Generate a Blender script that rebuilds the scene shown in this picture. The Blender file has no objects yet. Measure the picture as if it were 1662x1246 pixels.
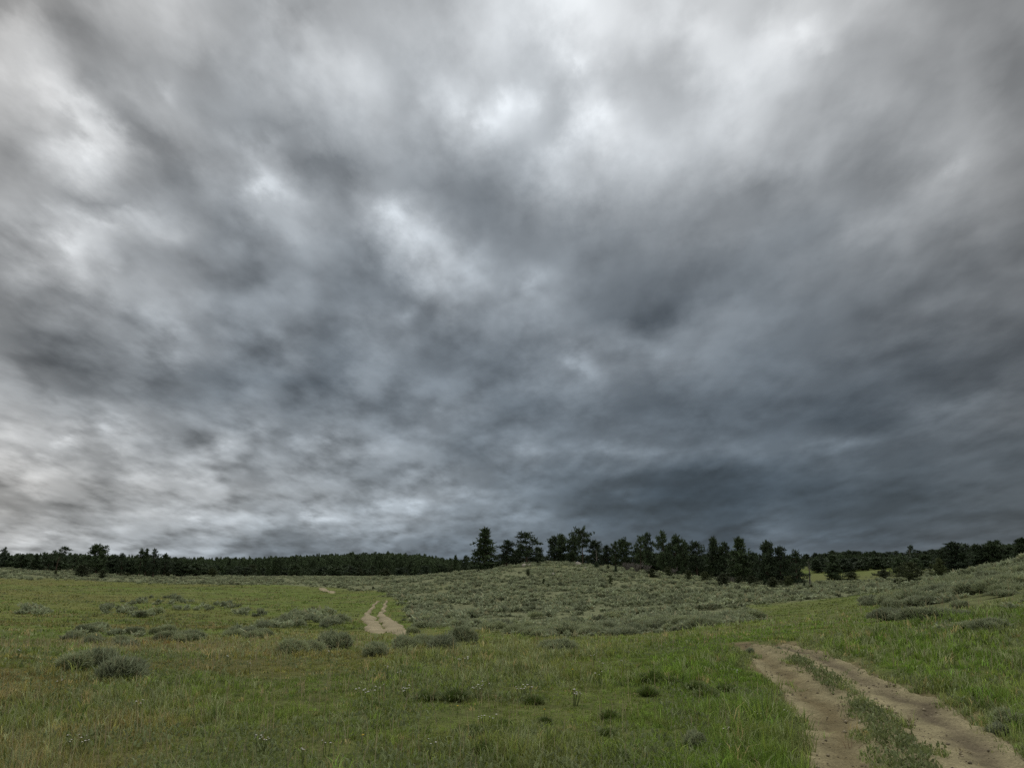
import bpy, math, random
import numpy as np
from mathutils import Vector

S = bpy.context.scene
COL = S.collection
R_ = math.radians
random.seed(7)

# ------------------------------------------------------------------ camera
FPX, CU, CV = 1344.0, 831.0, 623.0           # focal length and centre in photo pixels
PITCH = math.atan(292.0 / FPX)
EYE = 1.75
cam = bpy.data.cameras.new("camera")
cam.sensor_width = 36.0
cam.lens = FPX / 1662.0 * 36.0
cam.clip_start, cam.clip_end = 0.1, 20000.0
cam_ob = bpy.data.objects.new("camera", cam)
COL.objects.link(cam_ob)
cam_ob.location = (0, 0, EYE)
cam_ob.rotation_euler = (math.pi / 2 + PITCH, 0, 0)
S.camera = cam_ob
S.view_settings.view_transform = 'Standard'
S.view_settings.look = 'None'
S.view_settings.exposure = 0.0
S.view_settings.gamma = 1.0
S.cycles.use_denoising = False
S.cycles.max_bounces = 5
S.cycles.diffuse_bounces = 3
S.cycles.transmission_bounces = 4
S.cycles.caustics_reflective = False
S.cycles.caustics_refractive = False

CP, SP = math.cos(PITCH), math.sin(PITCH)


def pix_dir(u, v):
    """world direction measured from a pixel of the photograph (not normalised)"""
    x, zc = np.asarray(u, float) - CU, CV - np.asarray(v, float)
    return x, FPX * CP - zc * SP, FPX * SP + zc * CP


def u_az(u):
    x, y, z = pix_dir(u, 950.0)
    return np.arctan2(x, y)


def v_tan(u, v):
    x, y, z = pix_dir(u, v)
    return z / np.hypot(x, y)


# ------------------------------------------------------------------ sun
SUN_EL, SUN_AZ = R_(56), R_(8)
sl = bpy.data.lights.new("sun", 'SUN')
sl.energy = 1.4
sl.angle = R_(40)
sl.color = (1.0, 0.97, 0.92)
so = bpy.data.objects.new("sun", sl)
COL.objects.link(so)
sd = Vector((math.sin(SUN_AZ) * math.cos(SUN_EL), math.cos(SUN_AZ) * math.cos(SUN_EL), math.sin(SUN_EL)))
so.rotation_euler = sd.to_track_quat('Z', 'Y').to_euler()
so.location = sd * 300

# ------------------------------------------------------------------ sky
# brightness of the cloud deck (sRGB) every 52 px of the photograph, rows from the top down
SKY = """
150 150 148 160 172 175 178 172 165 172 170 185 178 185 185 205 205 220 230 230 225 220 215 205 198 205 195 200 188 170 155 148 138
185 190 158 156 165 172 174 172 168 192 185 180 180 190 195 207 200 205 225 232 215 222 228 205 225 215 205 188 178 172 152 135 122
200 178 185 163 155 160 152 158 170 180 190 190 178 178 188 195 188 188 205 210 210 210 215 222 215 195 188 180 172 155 150 130 125
180 205 195 165 165 168 170 148 158 165 180 182 180 172 195 190 210 182 215 210 210 200 205 212 205 190 180 175 165 148 145 135 125
165 178 175 205 150 165 158 158 142 148 158 165 165 168 180 200 185 182 205 235 212 208 200 205 195 178 168 155 148 148 150 140 135
150 165 185 200 182 150 163 168 175 155 132 140 148 155 158 168 162 185 198 205 200 198 188 188 182 168 155 142 138 148 160 145 140
160 160 155 152 155 148 152 150 175 185 155 152 165 145 140 140 150 175 178 178 172 172 165 158 150 145 138 130 140 148 148 138 130
155 165 178 182 192 180 148 138 160 165 155 148 185 175 150 130 145 142 148 145 148 152 150 148 128 132 135 148 145 138 132 130 120
150 172 205 178 175 165 152 140 145 142 140 132 145 180 172 150 148 135 135 132 130 135 125 122 120 128 130 132 130 118 115 115 108
140 145 145 162 168 172 152 140 138 140 132 125 125 145 175 150 152 150 132 125 118 112 112 118 118 125 122 118 115 115 118 115 118
125 125 135 152 140 152 158 142 140 140 128 132 140 130 135 140 142 140 130 118 105 110 128 130 122 115 115 110 112 112 112 108 98
130 118 115 125 130 150 150 135 128 138 120 122 135 125 125 120 122 125 145 138 138 135 130 118 112 110 108 105 95 95 95 92 92
150 145 130 128 122 122 118 115 122 118 105 132 128 125 125 118 122 128 130 125 118 115 115 112 108 105 98 95 92 88 86 88 98
165 150 150 138 140 152 130 128 138 128 130 122 115 130 135 120 112 108 112 108 102 100 98 98 98 90 82 82 88 95 98 98 100
172 185 175 175 165 158 150 165 155 145 150 148 145 138 122 115 135 128 112 125 115 112 105 108 102 102 100 95 90 90 90 85 80
172 178 160 152 170 160 180 160 150 148 138 132 128 140 140 135 110 105 98 92 82 72 72 72 75 78 80 80 80 80 85 88 85
155 150 155 160 165 165 168 175 165 150 168 152 160 155 140 128 128 112 92 85 80 76 75 75 85 78 75 78 75 78 80 78 82
175 185 170 165 160 155 150 155 128 125 128 135 132 122 118 115 112 108 105 95 88 85 80 78 98 90 85 80 80 85 85 82 82
168 170 168 166 164 158 150 142 126 125 130 130 125 120 112 110 105 100 98 95 95 95 92 92 95 105 110 105 100 105 100 95 90
"""
SKY = np.array([[float(a) for a in l.split()] for l in SKY.strip().splitlines()])
SKY[13:, 17:] += 2.0
_p = np.pad(SKY, 2, mode='edge')
_soft = sum(_p[2+i:2+i+SKY.shape[0], 2+j:2+j+SKY.shape[1]] for i in (-2, -1, 0, 1, 2) for j in (-2, -1, 0, 1, 2))/25.0
SKY = SKY + .34*(SKY-_soft)
TINT = np.array([[-2, 5, 8, 5, 2], [2, 10, 12, 9, 3], [4, 15, 17, 17, 9], [-3, 9, 19, 22, 14], [7, 21, 26, 25, 15]], float)
TV, TU = np.array([0, 312, 624, 800, 936.]), np.array([0, 416, 832, 1246, 1662.])


def cubic_idx(A, r, c):
    """Catmull-Rom lookup of A at fractional row, column"""
    def w(t):
        return np.stack([-.5*t+t*t-.5*t**3, 1-2.5*t*t+1.5*t**3, .5*t+2*t*t-1.5*t**3, -.5*t*t+.5*t**3], -1)
    r = np.clip(r, 0, A.shape[0]-1.0001); c = np.clip(c, 0, A.shape[1]-1.0001)
    r0, c0 = np.floor(r).astype(int), np.floor(c).astype(int)
    wr, wc = w(r-r0), w(c-c0)
    out = 0
    for i in range(4):
        for j in range(4):
            out = out + wr[..., i]*wc[..., j]*A[np.clip(r0+i-1, 0, A.shape[0]-1), np.clip(c0+j-1, 0, A.shape[1]-1)]
    return out


AZ0, AZ1, NAZ = R_(-36), R_(36), 32
EL0, EL1, NEL = R_(0.0), R_(39), 27
azs = np.linspace(AZ0, AZ1, NAZ)[None, :] + np.zeros((NEL, 1))
els = np.linspace(EL0, EL1, NEL)[:, None] + np.zeros((1, NAZ))
dx, dy, dz = np.sin(azs)*np.cos(els), np.cos(azs)*np.cos(els), np.sin(els)
fy, fz = dy*CP + dz*SP, -dy*SP + dz*CP
gu, gv = CU + FPX*dx/fy, CV - FPX*fz/fy
L = cubic_idx(SKY, gv/52.0, gu/52.0)
ti = np.interp(np.clip(gv, 0, 936), TV, np.arange(5.)); tj = np.interp(np.clip(gu, 0, 1662), TU, np.arange(5.))
i0, j0 = np.minimum(ti.astype(int), 3), np.minimum(tj.astype(int), 3)
fi, fj = ti-i0, tj-j0
BR = (TINT[i0, j0]*(1-fi)*(1-fj)+TINT[i0+1, j0]*fi*(1-fj)+TINT[i0, j0+1]*(1-fi)*fj+TINT[i0+1, j0+1]*fi*fj)


def lin(c):
    c = np.clip(np.asarray(c, float)/255.0, 0, 1)
    return np.where(c <= .04045, c/12.92, ((c+.055)/1.055)**2.4)


SKYC = np.stack([lin(L-.52*BR), lin(L-.02*BR+.5), lin(L+.48*BR)], -1)

world = bpy.data.worlds.new("World")
S.world = world
world.use_nodes = True
wt = world.node_tree
wt.nodes.clear()


def node(t, typ, ins=None, **props):
    n = t.nodes.new(typ)
    for k, v in props.items():
        setattr(n, k, v)
    for k, v in (ins or {}).items():
        if isinstance(v, bpy.types.NodeSocket):
            t.links.new(v, n.inputs[k])
        else:
            n.inputs[k].default_value = v
    return n


def mth(t, op, a, b=0.0, c=0.0, clamp=False):
    return node(t, 'ShaderNodeMath', {0: a, 1: b, 2: c}, operation=op, use_clamp=clamp).outputs[0]


def mrange(t, v, a, b, c, d, typ='LINEAR'):
    return node(t, 'ShaderNodeMapRange', {'Value': v, 'From Min': a, 'From Max': b, 'To Min': c, 'To Max': d},
                interpolation_type=typ, clamp=True).outputs[0]


def mixc(t, f, a, b, bt='MIX'):
    return node(t, 'ShaderNodeMixRGB', {'Fac': f, 'Color1': a, 'Color2': b}, blend_type=bt).outputs[0]


tc = node(wt, 'ShaderNodeTexCoord').outputs['Generated']
sep = node(wt, 'ShaderNodeSeparateXYZ', {0: tc})
X, Y, Z = sep.outputs
Zp = mth(wt, 'MAXIMUM', Z, 0.0)
def deck(h):
    """position on a cloud deck seen from below; h flattens the crowding towards the horizon"""
    den = mth(wt, 'ADD', Zp, h)
    return node(wt, 'ShaderNodeCombineXYZ', {0: mth(wt, 'DIVIDE', X, den), 1: mth(wt, 'DIVIDE', Y, den), 2: 0.0}).outputs[0]


azn = mth(wt, 'ARCTAN2', X, Y)
eln = mth(wt, 'ARCSINE', Z)
# cloud streets: the deck is combed towards a point on the horizon right of centre
PA = node(wt, 'ShaderNodeMapping', {'Vector': deck(0.12), 'Rotation': (0, 0, R_(19)), 'Scale': (1.0, 0.24, 1.0)}).outputs[0]
PB = node(wt, 'ShaderNodeMapping', {'Vector': deck(0.22), 'Rotation': (0, 0, R_(19)), 'Scale': (1.0, 0.60, 1.0)}).outputs[0]


def nz2(vec, scale, detail, rough, dist, out=0):
    return node(wt, 'ShaderNodeTexNoise', {'Vector': vec, 'Scale': scale, 'Detail': detail, 'Roughness': rough, 'Distortion': dist},
                noise_dimensions='2D').outputs[out]


wsep = node(wt, 'ShaderNodeSeparateColor', {0: nz2(PB, 6.5, 7.0, 0.60, 0.0, 1)})
ampu = mth(wt, 'MULTIPLY_ADD', eln, 0.10, R_(2.6))
ampv = mth(wt, 'MULTIPLY_ADD', eln, 0.13, R_(0.6))
wu = mth(wt, 'MULTIPLY', mth(wt, 'SUBTRACT', wsep.outputs[0], 0.5), ampu)
wv = mth(wt, 'MULTIPLY', mth(wt, 'SUBTRACT', wsep.outputs[1], 0.5), ampv)
tcol = mrange(wt, mth(wt, 'ADD', azn, wu), AZ0, AZ1, 0.0, 1.0)
trow = mrange(wt, mth(wt, 'ADD', eln, wv), EL0, EL1, 0.0, NEL-1.0)


def ramp(row):
    n = node(wt, 'ShaderNodeValToRGB', {'Fac': tcol})
    cr = n.color_ramp
    cr.interpolation = 'CARDINAL'
    for k in range(NAZ):
        e = cr.elements[k] if k < 2 and k == 0 else (cr.elements.new(k/(NAZ-1)) if 0 < k < NAZ-1 else None)
        if k == 0:
            cr.elements[0].position = 0.0
        if k == NAZ-1:
            e = cr.elements[len(cr.elements)-1]
            e.position = 1.0
        e.color = (*SKYC[row, k], 1.0)
    return n.outputs[0]


cl = ramp(0)
for k in range(1, NEL):
    cl = mixc(wt, mrange(wt, trow, k-1.0, float(k), 0.0, 1.0), cl, ramp(k))
# beyond the part of the sky measured above: plain bright overcast
out = mth(wt, 'MAXIMUM', mrange(wt, mth(wt, 'ABSOLUTE', azn), R_(36), R_(56), 0, 1, 'SMOOTHSTEP'),
          mrange(wt, eln, R_(38), R_(55), 0, 1, 'SMOOTHSTEP'))
cl = mixc(wt, out, cl, (0.62, 0.62, 0.63, 1))
# single puffs and rifts: column, row, half-length, half-width (photo px), tilt, strength
PUFFS = """38 28 34 14 15 .1;105 35 70 22 40 -.14;25 112 34 16 35 .12;110 178 80 13 38 .2;105 197 28 10 35 -.2;165 243 34 20 15 .16
25 270 55 26 10 -.14;287 143 16 14 0 .2;235 235 90 20 38 -.14;436 295 38 16 35 .20;425 240 14 20 60 .22;530 265 90 20 28 -.2
500 45 30 26 0 .14;770 180 44 11 48 .26;805 150 28 11 100 .25;847 140 30 12 90 .2;880 150 50 26 90 -.14;938 85 16 10 90 .2
990 190 32 22 20 .12;945 222 55 12 -40 .12;1085 150 40 16 50 -.1;1310 45 24 18 30 .15;1333 78 18 10 30 .14;1640 150 70 24 90 -.15
1555 275 20 17 0 .2;95 340 28 8 30 .2;155 352 44 10 30 .26;230 340 34 14 10 .14;115 405 28 14 15 .22;185 430 24 10 15 .22
190 470 28 8 45 .15;220 520 28 10 20 -.26;65 560 56 11 25 -.16;285 585 26 10 20 .3;360 400 40 10 25 .2;320 440 44 14 20 -.14
310 540 26 10 20 .2;455 315 28 12 20 .3;645 350 34 16 35 .42;470 380 44 12 20 .16;690 380 28 12 60 .2;720 430 44 14 15 .16
775 440 26 22 40 .22;665 480 70 16 20 -.2;655 508 15 7 10 .25;450 535 28 16 30 .16;520 605 34 16 10 -.15;866 460 17 14 40 .25
945 585 32 12 55 .36;1020 565 18 10 20 .16;1055 515 60 26 0 -.05;1215 475 20 13 0 .15;1090 575 15 9 0 .15;1460 560 62 9 -12 -.2
1360 602 52 8 -20 -.2;120 655 66 9 10 .2;185 695 38 8 12 .36;112 710 15 8 10 .25;205 735 34 8 8 .36;175 755 32 11 30 -.3
230 750 24 7 20 -.25;65 745 28 9 25 -.25;362 728 17 9 20 .3;60 782 44 9 25 .2;310 835 44 7 15 .22;300 705 80 12 20 -.22
95 866 24 4 5 .3;520 715 44 8 -8 .22;640 725 44 10 10 .2;525 835 38 8 8 .32;440 853 24 6 5 .3;672 820 28 12 25 .36
620 818 24 8 5 .25;770 800 28 8 15 .3;620 864 44 6 3 .22;700 848 80 10 8 -.22;540 880 120 9 0 -.22;860 725 28 8 10 .3
990 727 44 10 10 .26;1070 728 40 7 0 .2;1040 708 100 10 4 -.2;1120 782 130 11 0 -.2;1050 803 90 7 0 .2;1050 826 130 10 2 -.16
850 835 34 10 8 .25;960 845 34 8 8 .25;845 790 28 10 10 .2;1370 726 40 9 -10 .3;1375 692 90 14 -15 -.25;1570 662 90 10 -18 .16
1360 870 80 5 3 .38;175 640 60 8 15 -.12;420 700 30 9 10 .2;490 745 60 12 10 -.15;30 900 60 6 0 .2;250 890 90 5 2 .18"""


def azel(u, v):
    x, y, z = pix_dir(u, v)
    return float(np.arctan2(x, y)), float(np.arctan2(z, np.hypot(x, y)))


AE = node(wt, 'ShaderNodeCombineXYZ', {0: mth(wt, 'ADD', azn, wu), 1: mth(wt, 'ADD', eln, wv), 2: 1.0}).outputs[0]
puff = 1.0
for q in PUFFS.replace('\n', ';').split(';'):
    u, v, a, b, t, k = (float(c) for c in q.split())
    c0 = azel(u, v)
    k *= 1.1 if v > 675 else 1.0
    t = math.radians(t)
    c1, c2 = azel(u+8*math.cos(t), v+8*math.sin(t)), azel(u-8*math.sin(t), v+8*math.cos(t))
    ex = ((c1[0]-c0[0])/8, (c1[1]-c0[1])/8); ey = ((c2[0]-c0[0])/8, (c2[1]-c0[1])/8)
    th = math.atan2(ex[1], ex[0]); ct, st = math.cos(th), math.sin(th)
    la, lb = .95*a*math.hypot(*ex), (1.0*b+5)*math.hypot(*ey)
    def dot(p, q_, l):
        return node(wt, 'ShaderNodeVectorMath', {0: AE, 1: (p/l, q_/l, -(p*c0[0]+q_*c0[1])/l)}, operation='DOT_PRODUCT').outputs['Value']
    xx, yy = dot(ct, st, la), dot(-st, ct, lb)
    d2 = mth(wt, 'MULTIPLY_ADD', yy, yy, mth(wt, 'MULTIPLY', xx, xx))
    puff = mth(wt, 'MULTIPLY_ADD', mth(wt, 'POWER', .3679, d2), 0.95*k, puff)
# billows and wisps
def crisp(v):
    return mrange(wt, v, 0.32, 0.68, 0.14, 0.86, 'SMOOTHSTEP')


PT = node(wt, 'ShaderNodeMapping', {'Vector': PB, 'Location': (0.0, -0.05, 0)}).outputs[0]
n1 = crisp(nz2(PA, 2.6, 4.0, 0.5, 0.0))


n2 = crisp(nz2(PB, 5.0, 7.0, 0.50, 0.0))
n3 = crisp(nz2(PT, 5.0, 7.0, 0.50, 0.0))
# the deck breaks into more distinct lumps low on the left
lump = mth(wt, 'MULTIPLY', mrange(wt, azn, R_(-14), R_(14), 1.0, 0.35, 'SMOOTHSTEP'), mrange(wt, eln, R_(5), R_(26), 1.0, 0.45, 'SMOOTHSTEP'))
relief = mth(wt, 'MULTIPLY', mth(wt, 'SUBTRACT', n2, n3), mth(wt, 'MULTIPLY_ADD', lump, 0.40, 0.15))
body = mth(wt, 'MULTIPLY', mth(wt, 'SUBTRACT', n2, 0.5), mth(wt, 'MULTIPLY_ADD', lump, 0.20, 0.12))
g = mth(wt, 'ADD', mth(wt, 'MULTIPLY_ADD', mth(wt, 'SUBTRACT', n1, 0.5), 0.30, 1.0), mth(wt, 'ADD', relief, body))
# torn, brighter edges where the deck is thin
fine = mth(wt, 'SUBTRACT', nz2(PB, 13.0, 6.0, 0.58, 0.0), 0.5)
thin = mth(wt, 'MULTIPLY_ADD', mth(wt, 'MAXIMUM', mth(wt, 'SUBTRACT', puff, 0.98), 0.0), 2.2, mth(wt, 'MULTIPLY_ADD', lump, 0.20, 0.16))
g = mth(wt, 'MULTIPLY_ADD', fine, thin, mth(wt, 'MULTIPLY', g, puff))
gc = node(wt, 'ShaderNodeCombineColor', {0: g, 1: g, 2: g}).outputs[0]
cl = mixc(wt, 1.0, cl, gc, 'MULTIPLY')
sky = node(wt, 'ShaderNodeTexSky', sky_type='NISHITA', sun_disc=False, sun_elevation=SUN_EL, sun_rotation=SUN_AZ)
cl10 = mixc(wt, 1.0, cl, (10, 10, 10, 1), 'MULTIPLY')
skc = mixc(wt, 0.025, cl10, sky.outputs[0])
bg = node(wt, 'ShaderNodeBackground', {'Color': skc, 'Strength': 0.1})
node(wt, 'ShaderNodeOutputWorld', {'Surface': bg.outputs[0]})

# ------------------------------------------------------------------ helpers
rng = np.random.default_rng(11)


def _hash(ix, iy, seed):
    h = (ix.astype(np.int64)*374761393 + iy.astype(np.int64)*668265263 + seed*1442695041) & 0xFFFFFFFF
    h = ((h ^ (h >> 13))*1274126177) & 0xFFFFFFFF
    h = ((h ^ (h >> 16))*2246822519) & 0xFFFFFFFF
    return ((h ^ (h >> 15)) & 0xFFFFFF)/float(0xFFFFFF)


def vnoise(x, y, seed=0):
    x, y = np.asarray(x, float), np.asarray(y, float)
    x0, y0 = np.floor(x), np.floor(y)
    fx, fy = x-x0, y-y0
    fx, fy = fx*fx*(3-2*fx), fy*fy*(3-2*fy)
    x0, y0 = x0.astype(np.int64), y0.astype(np.int64)
    a, b = _hash(x0, y0, seed), _hash(x0+1, y0, seed)
    c, d = _hash(x0, y0+1, seed), _hash(x0+1, y0+1, seed)
    return (a*(1-fx)+b*fx)*(1-fy)+(c*(1-fx)+d*fx)*fy


def fbm(x, y, seed=0, oct=4, gain=.5):
    s, a, n = 0., 1., 0.
    for k in range(oct):
        s = s+a*vnoise(x*2**k, y*2**k, seed+k*17); n += a; a *= gain
    return s/n


def sstep(x, a, b):
    t = np.clip((np.asarray(x, float)-a)/(b-a), 0, 1)
    return t*t*(3-2*t)


def build_mesh(name, V, T, C=None, mats=(), smooth=False):
    """V (n,3), T (m,3) triangles or (m,4) quads, C (n,3) colour attribute"""
    me = bpy.data.meshes.new(name)
    V = np.ascontiguousarray(V, np.float32); T = np.ascontiguousarray(T, np.int32)
    k = T.shape[1]
    me.vertices.add(len(V)); me.vertices.foreach_set('co', V.ravel())
    me.loops.add(T.size); me.loops.foreach_set('vertex_index', T.ravel())
    me.polygons.add(len(T))
    me.polygons.foreach_set('loop_start', np.arange(0, T.size, k, dtype=np.int32))
    me.polygons.foreach_set('loop_total', np.full(len(T), k, np.int32))
    if smooth:
        me.polygons.foreach_set('use_smooth', np.ones(len(T), bool))
    if C is not None:
        at = me.color_attributes.new('Col', 'FLOAT_COLOR', 'POINT')
        c4 = np.ones((len(V), 4), np.float32); c4[:, :3] = C
        at.data.foreach_set('color', c4.ravel())
    for m in mats:
        me.materials.append(m)
    me.update(calc_edges=True)
    return me


def link(name, me, parent=None, loc=None):
    o = bpy.data.objects.new(name, me)
    COL.objects.link(o)
    if parent:
        o.parent = parent
    if loc is not None:
        o.location = loc
    return o


def tag(o, label=None, cat=None, group=None, kind=None):
    for k, v in (('label', label), ('category', cat), ('group', group), ('kind', kind)):
        if v:
            o[k] = v
    return o


def material(name, base=None, attr=False, rough=0.75, spec=0.15, transl=0.0, var=0.0, noise=None, bump=None):
    """procedural material; attr: multiply by the colour attribute; var: per-object variation"""
    m = bpy.data.materials.new(name)
    m.use_nodes = True
    t = m.node_tree
    t.nodes.clear()
    if attr:
        c = node(t, 'ShaderNodeAttribute', attribute_name='Col').outputs['Color']
    else:
        c = node(t, 'ShaderNodeRGB').outputs[0]
        c.default_value = (*base, 1)
    tcn = node(t, 'ShaderNodeTexCoord').outputs['Object']
    if noise:
        for (sc, lo, hi, det) in noise:
            nz = node(t, 'ShaderNodeTexNoise', {'Vector': tcn, 'Scale': sc, 'Detail': det, 'Roughness': .6}).outputs[0]
            f = mrange(t, nz, .3, .7, lo, hi)
            c = mixc(t, 1.0, c, node(t, 'ShaderNodeCombineColor', {0: f, 1: f, 2: f}).outputs[0], 'MULTIPLY')
    if var:
        rnd = node(t, 'ShaderNodeObjectInfo').outputs['Random']
        f = mrange(t, rnd, 0, 1, 1-var, 1+var)
        c = mixc(t, 1.0, c, node(t, 'ShaderNodeCombineColor', {0: f, 1: f, 2: mrange(t, rnd, 0, 1, 1-var*.5, 1+var*.5)}).outputs[0], 'MULTIPLY')
    p = node(t, 'ShaderNodeBsdfPrincipled', {'Base Color': c, 'Roughness': rough, 'Specular IOR Level': spec})
    if bump:
        h = None
        for (sc, amt, det) in bump:
            nz = node(t, 'ShaderNodeTexNoise', {'Vector': tcn, 'Scale': sc, 'Detail': det, 'Roughness': .65}).outputs[0]
            hh = mth(t, 'MULTIPLY', nz, amt)
            h = hh if h is None else mth(t, 'ADD', h, hh)
        bn = node(t, 'ShaderNodeBump', {'Height': h, 'Strength': 1.0, 'Distance': 1.0})
        t.links.new(bn.outputs[0], p.inputs['Normal'])
    sh = p.outputs[0]
    if transl:
        tr = node(t, 'ShaderNodeBsdfTranslucent', {'Color': c})
        sh = node(t, 'ShaderNodeMixShader', {0: transl, 1: sh, 2: tr.outputs[0]}).outputs[0]
    node(t, 'ShaderNodeOutputMaterial', {'Surface': sh})
    return m


# ------------------------------------------------------------------ terrain
TU_ = [-300, 0, 200, 400, 600, 750, 905, 1050, 1200, 1320, 1450, 1550, 1662, 1950]
PROF = [  # (distance, image height of the ground there) for each column above
    [(18, 1052), (30, 1036), (50, 1002), (70, 982), (100, 962), (150, 942), (200, 926), (250, 917), (350, 908), (500, 906), (900, 904)],
    [(18, 1058), (30, 1042), (50, 1006), (70, 986), (100, 966), (150, 947), (200, 931), (250, 923), (350, 917), (500, 913), (900, 908)],
    [(18, 1060), (30, 1040), (50, 1008), (70, 988), (100, 970), (150, 953), (200, 940), (250, 932), (350, 925), (500, 919), (900, 911)],
    [(18, 1058), (30, 1034), (50, 1012), (70, 990), (100, 970), (150, 954), (200, 944), (260, 937), (350, 939), (500, 934), (900, 914)],
    [(18, 1053), (30, 1036), (50, 1018), (70, 1000), (100, 978), (150, 957), (200, 945), (260, 937), (350, 938), (500, 933), (900, 907)],
    [(18, 1053), (30, 1036), (50, 1016), (70, 995), (100, 965), (130, 945), (160, 931), (190, 926), (230, 931), (350, 936), (500, 934), (900, 918)],
    [(18, 1050), (30, 1036), (50, 1018), (70, 988), (100, 954), (130, 925), (158, 906), (180, 908), (220, 918), (350, 930), (900, 916)],
    [(18, 1045), (30, 1034), (50, 1013), (70, 985), (100, 955), (130, 935), (150, 927), (180, 930), (220, 935), (350, 930), (900, 916)],
    [(18, 1040), (30, 1018), (50, 998), (70, 980), (100, 962), (130, 953), (150, 950), (200, 946), (300, 930), (450, 913), (900, 912)],
    [(18, 1036), (30, 1006), (45, 988), (70, 976), (100, 962), (150, 953), (200, 945), (250, 938), (300, 928), (420, 906), (900, 912)],
    [(18, 1030), (30, 990), (45, 966), (58, 957), (80, 961), (120, 956), (150, 951), (200, 943), (300, 924), (420, 904), (900, 912)],
    [(18, 1024), (30, 976), (45, 949), (56, 943), (75, 946), (110, 941), (150, 935), (200, 927), (300, 913), (420, 902), (900, 912)],
    [(18, 1014), (30, 957), (45, 924), (60, 909), (80, 911), (120, 910), (160, 906), (250, 899), (420, 893), (900, 910)],
    [(18, 992), (30, 925), (45, 888), (60, 868), (80, 866), (120, 866), (200, 868), (420, 875), (900, 905)],
]
GA = np.radians(np.arange(-60, 60.01, .25))
LR = np.linspace(math.log(3), math.log(9000), 420)
_cols = []
for u, pr in zip(TU_, PROF):
    rr, zz = [3, 9, 12], [0, 0, 0]
    for r, v in pr:
        rr.append(r); zz.append(EYE + r*v_tan(u, v))
    for r in (1500, 9000):
        rr.append(r); zz.append(zz[-1]*.8)
    _cols.append(np.interp(LR, np.log(rr), zz))
_cols = np.array(_cols)
_ua = u_az(np.array(TU_, float))
GZ = np.stack([np.interp(GA, _ua, _cols[:, k]) for k in range(len(LR))], 1)


def blur(A, s, axis):
    k = np.exp(-.5*(np.arange(-3*s, 3*s+1)/s)**2); k /= k.sum()
    pad = [(0, 0), (0, 0)]; pad[axis] = (3*s, 3*s)
    B = np.pad(A, pad, mode='edge')
    return np.apply_along_axis(lambda q: np.convolve(q, k, 'valid'), axis, B)


GZ = blur(blur(GZ, 8, 0), 4, 1)


def base_h(x, y):
    x, y = np.asarray(x, float), np.asarray(y, float)
    az, r = np.arctan2(x, y), np.hypot(x, y)
    a = np.clip((az-GA[0])/(GA[1]-GA[0]), 0, len(GA)-1.001)
    l = np.clip((np.log(np.maximum(r, 3))-LR[0])/(LR[1]-LR[0]), 0, len(LR)-1.001)
    a0, l0 = a.astype(int), l.astype(int); fa, fl = a-a0, l-l0
    z = (GZ[a0, l0]*(1-fa)+GZ[a0+1, l0]*fa)*(1-fl)+(GZ[a0, l0+1]*(1-fa)+GZ[a0+1, l0+1]*fa)*fl
    z = z*(1-sstep(np.abs(az), R_(62), R_(115)))
    k = sstep(r, 6, 25)
    z = z + (fbm(x/3.1, y/3.1, 3, 3)-.5)*.10*(.35+.65*k)
    z = z + (fbm(x/14., y/14., 5, 3)-.5)*.55*k*(1+.6*sstep(r, 60, 200))
    z = z + (fbm(x/60., y/60., 9, 3)-.5)*3.0*sstep(r, 120, 400)
    return z


def on_ground(u, v, rmax=420.0, rmin=4.0):
    """where the line of sight through a photo pixel first meets the ground"""
    x, y, z = pix_dir(u, v)
    h = math.hypot(x, y); tx, ty, tz = x/h, y/h, z/h
    rs = np.exp(np.linspace(math.log(rmin), math.log(rmax), 900))
    d = EYE + rs*tz - base_h(rs*tx, rs*ty)
    k = np.argmax(d < 0)
    if d[k] >= 0:
        return None
    r = rs[k] if k == 0 else rs[k-1] + (rs[k]-rs[k-1])*d[k-1]/(d[k-1]-d[k])
    return tx*r, ty*r


# the near track: four lines (left edge, left of the grass strip, right of it, right edge)
TRK_V = [1420, 1330, 1246, 1190, 1150, 1110, 1085, 1068, 1058, 1050]
TRK_U = [[1372, 1350, 1326, 1308, 1290, 1264, 1240, 1222, 1212, 1205],
         [1600, 1500, 1438, 1412, 1378, 1330, 1298, 1274, 1258, 1238],
         [1760, 1620, 1524, 1474, 1428, 1374, 1334, 1306, 1284, 1258],
         [2010, 1810, 1692, 1622, 1552, 1452, 1400, 1370, 1344, 1300]]
TRK_R = np.exp(np.linspace(math.log(5.0), math.log(24.0), 60))
_A = []
for us in TRK_U:
    W = [on_ground(u, v, rmin=2.0) for u, v in zip(us, TRK_V)]
    rr_, aa_ = [math.hypot(*w) for w in W], [math.atan2(*w) for w in W]
    _A.append((rr_, np.interp(TRK_R, rr_, aa_)))
TRK_R1 = max(a[0][-1] for a in _A)
TRK_A = np.array([a[1] for a in _A])
_k = TRK_R <= TRK_R1
TRK_R, TRK_A = TRK_R[_k], TRK_A[:, _k]
TRK_R0, TRK_R1 = TRK_R[0], TRK_R[-1]
print('track', TRK_R0, TRK_R1)
# past the crest the track bends away to the left, down to the flat
_ext = np.array([TRK_R1*1.02, TRK_R1*1.05, TRK_R1*1.09])
_extA = np.stack([TRK_A[:, -1]-R_(.4), TRK_A[:, -1]-R_(1.2), TRK_A[:, -1]-R_(2.6)], 1)
_mid = _extA.mean(0)
_extA = _mid + (_extA-_mid)*np.array([.9, .75, .45])
TRK_R = np.concatenate([TRK_R, _ext]); TRK_A = np.concatenate([TRK_A, _extA], 1)
TRK_RE = TRK_R[-1]


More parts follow.
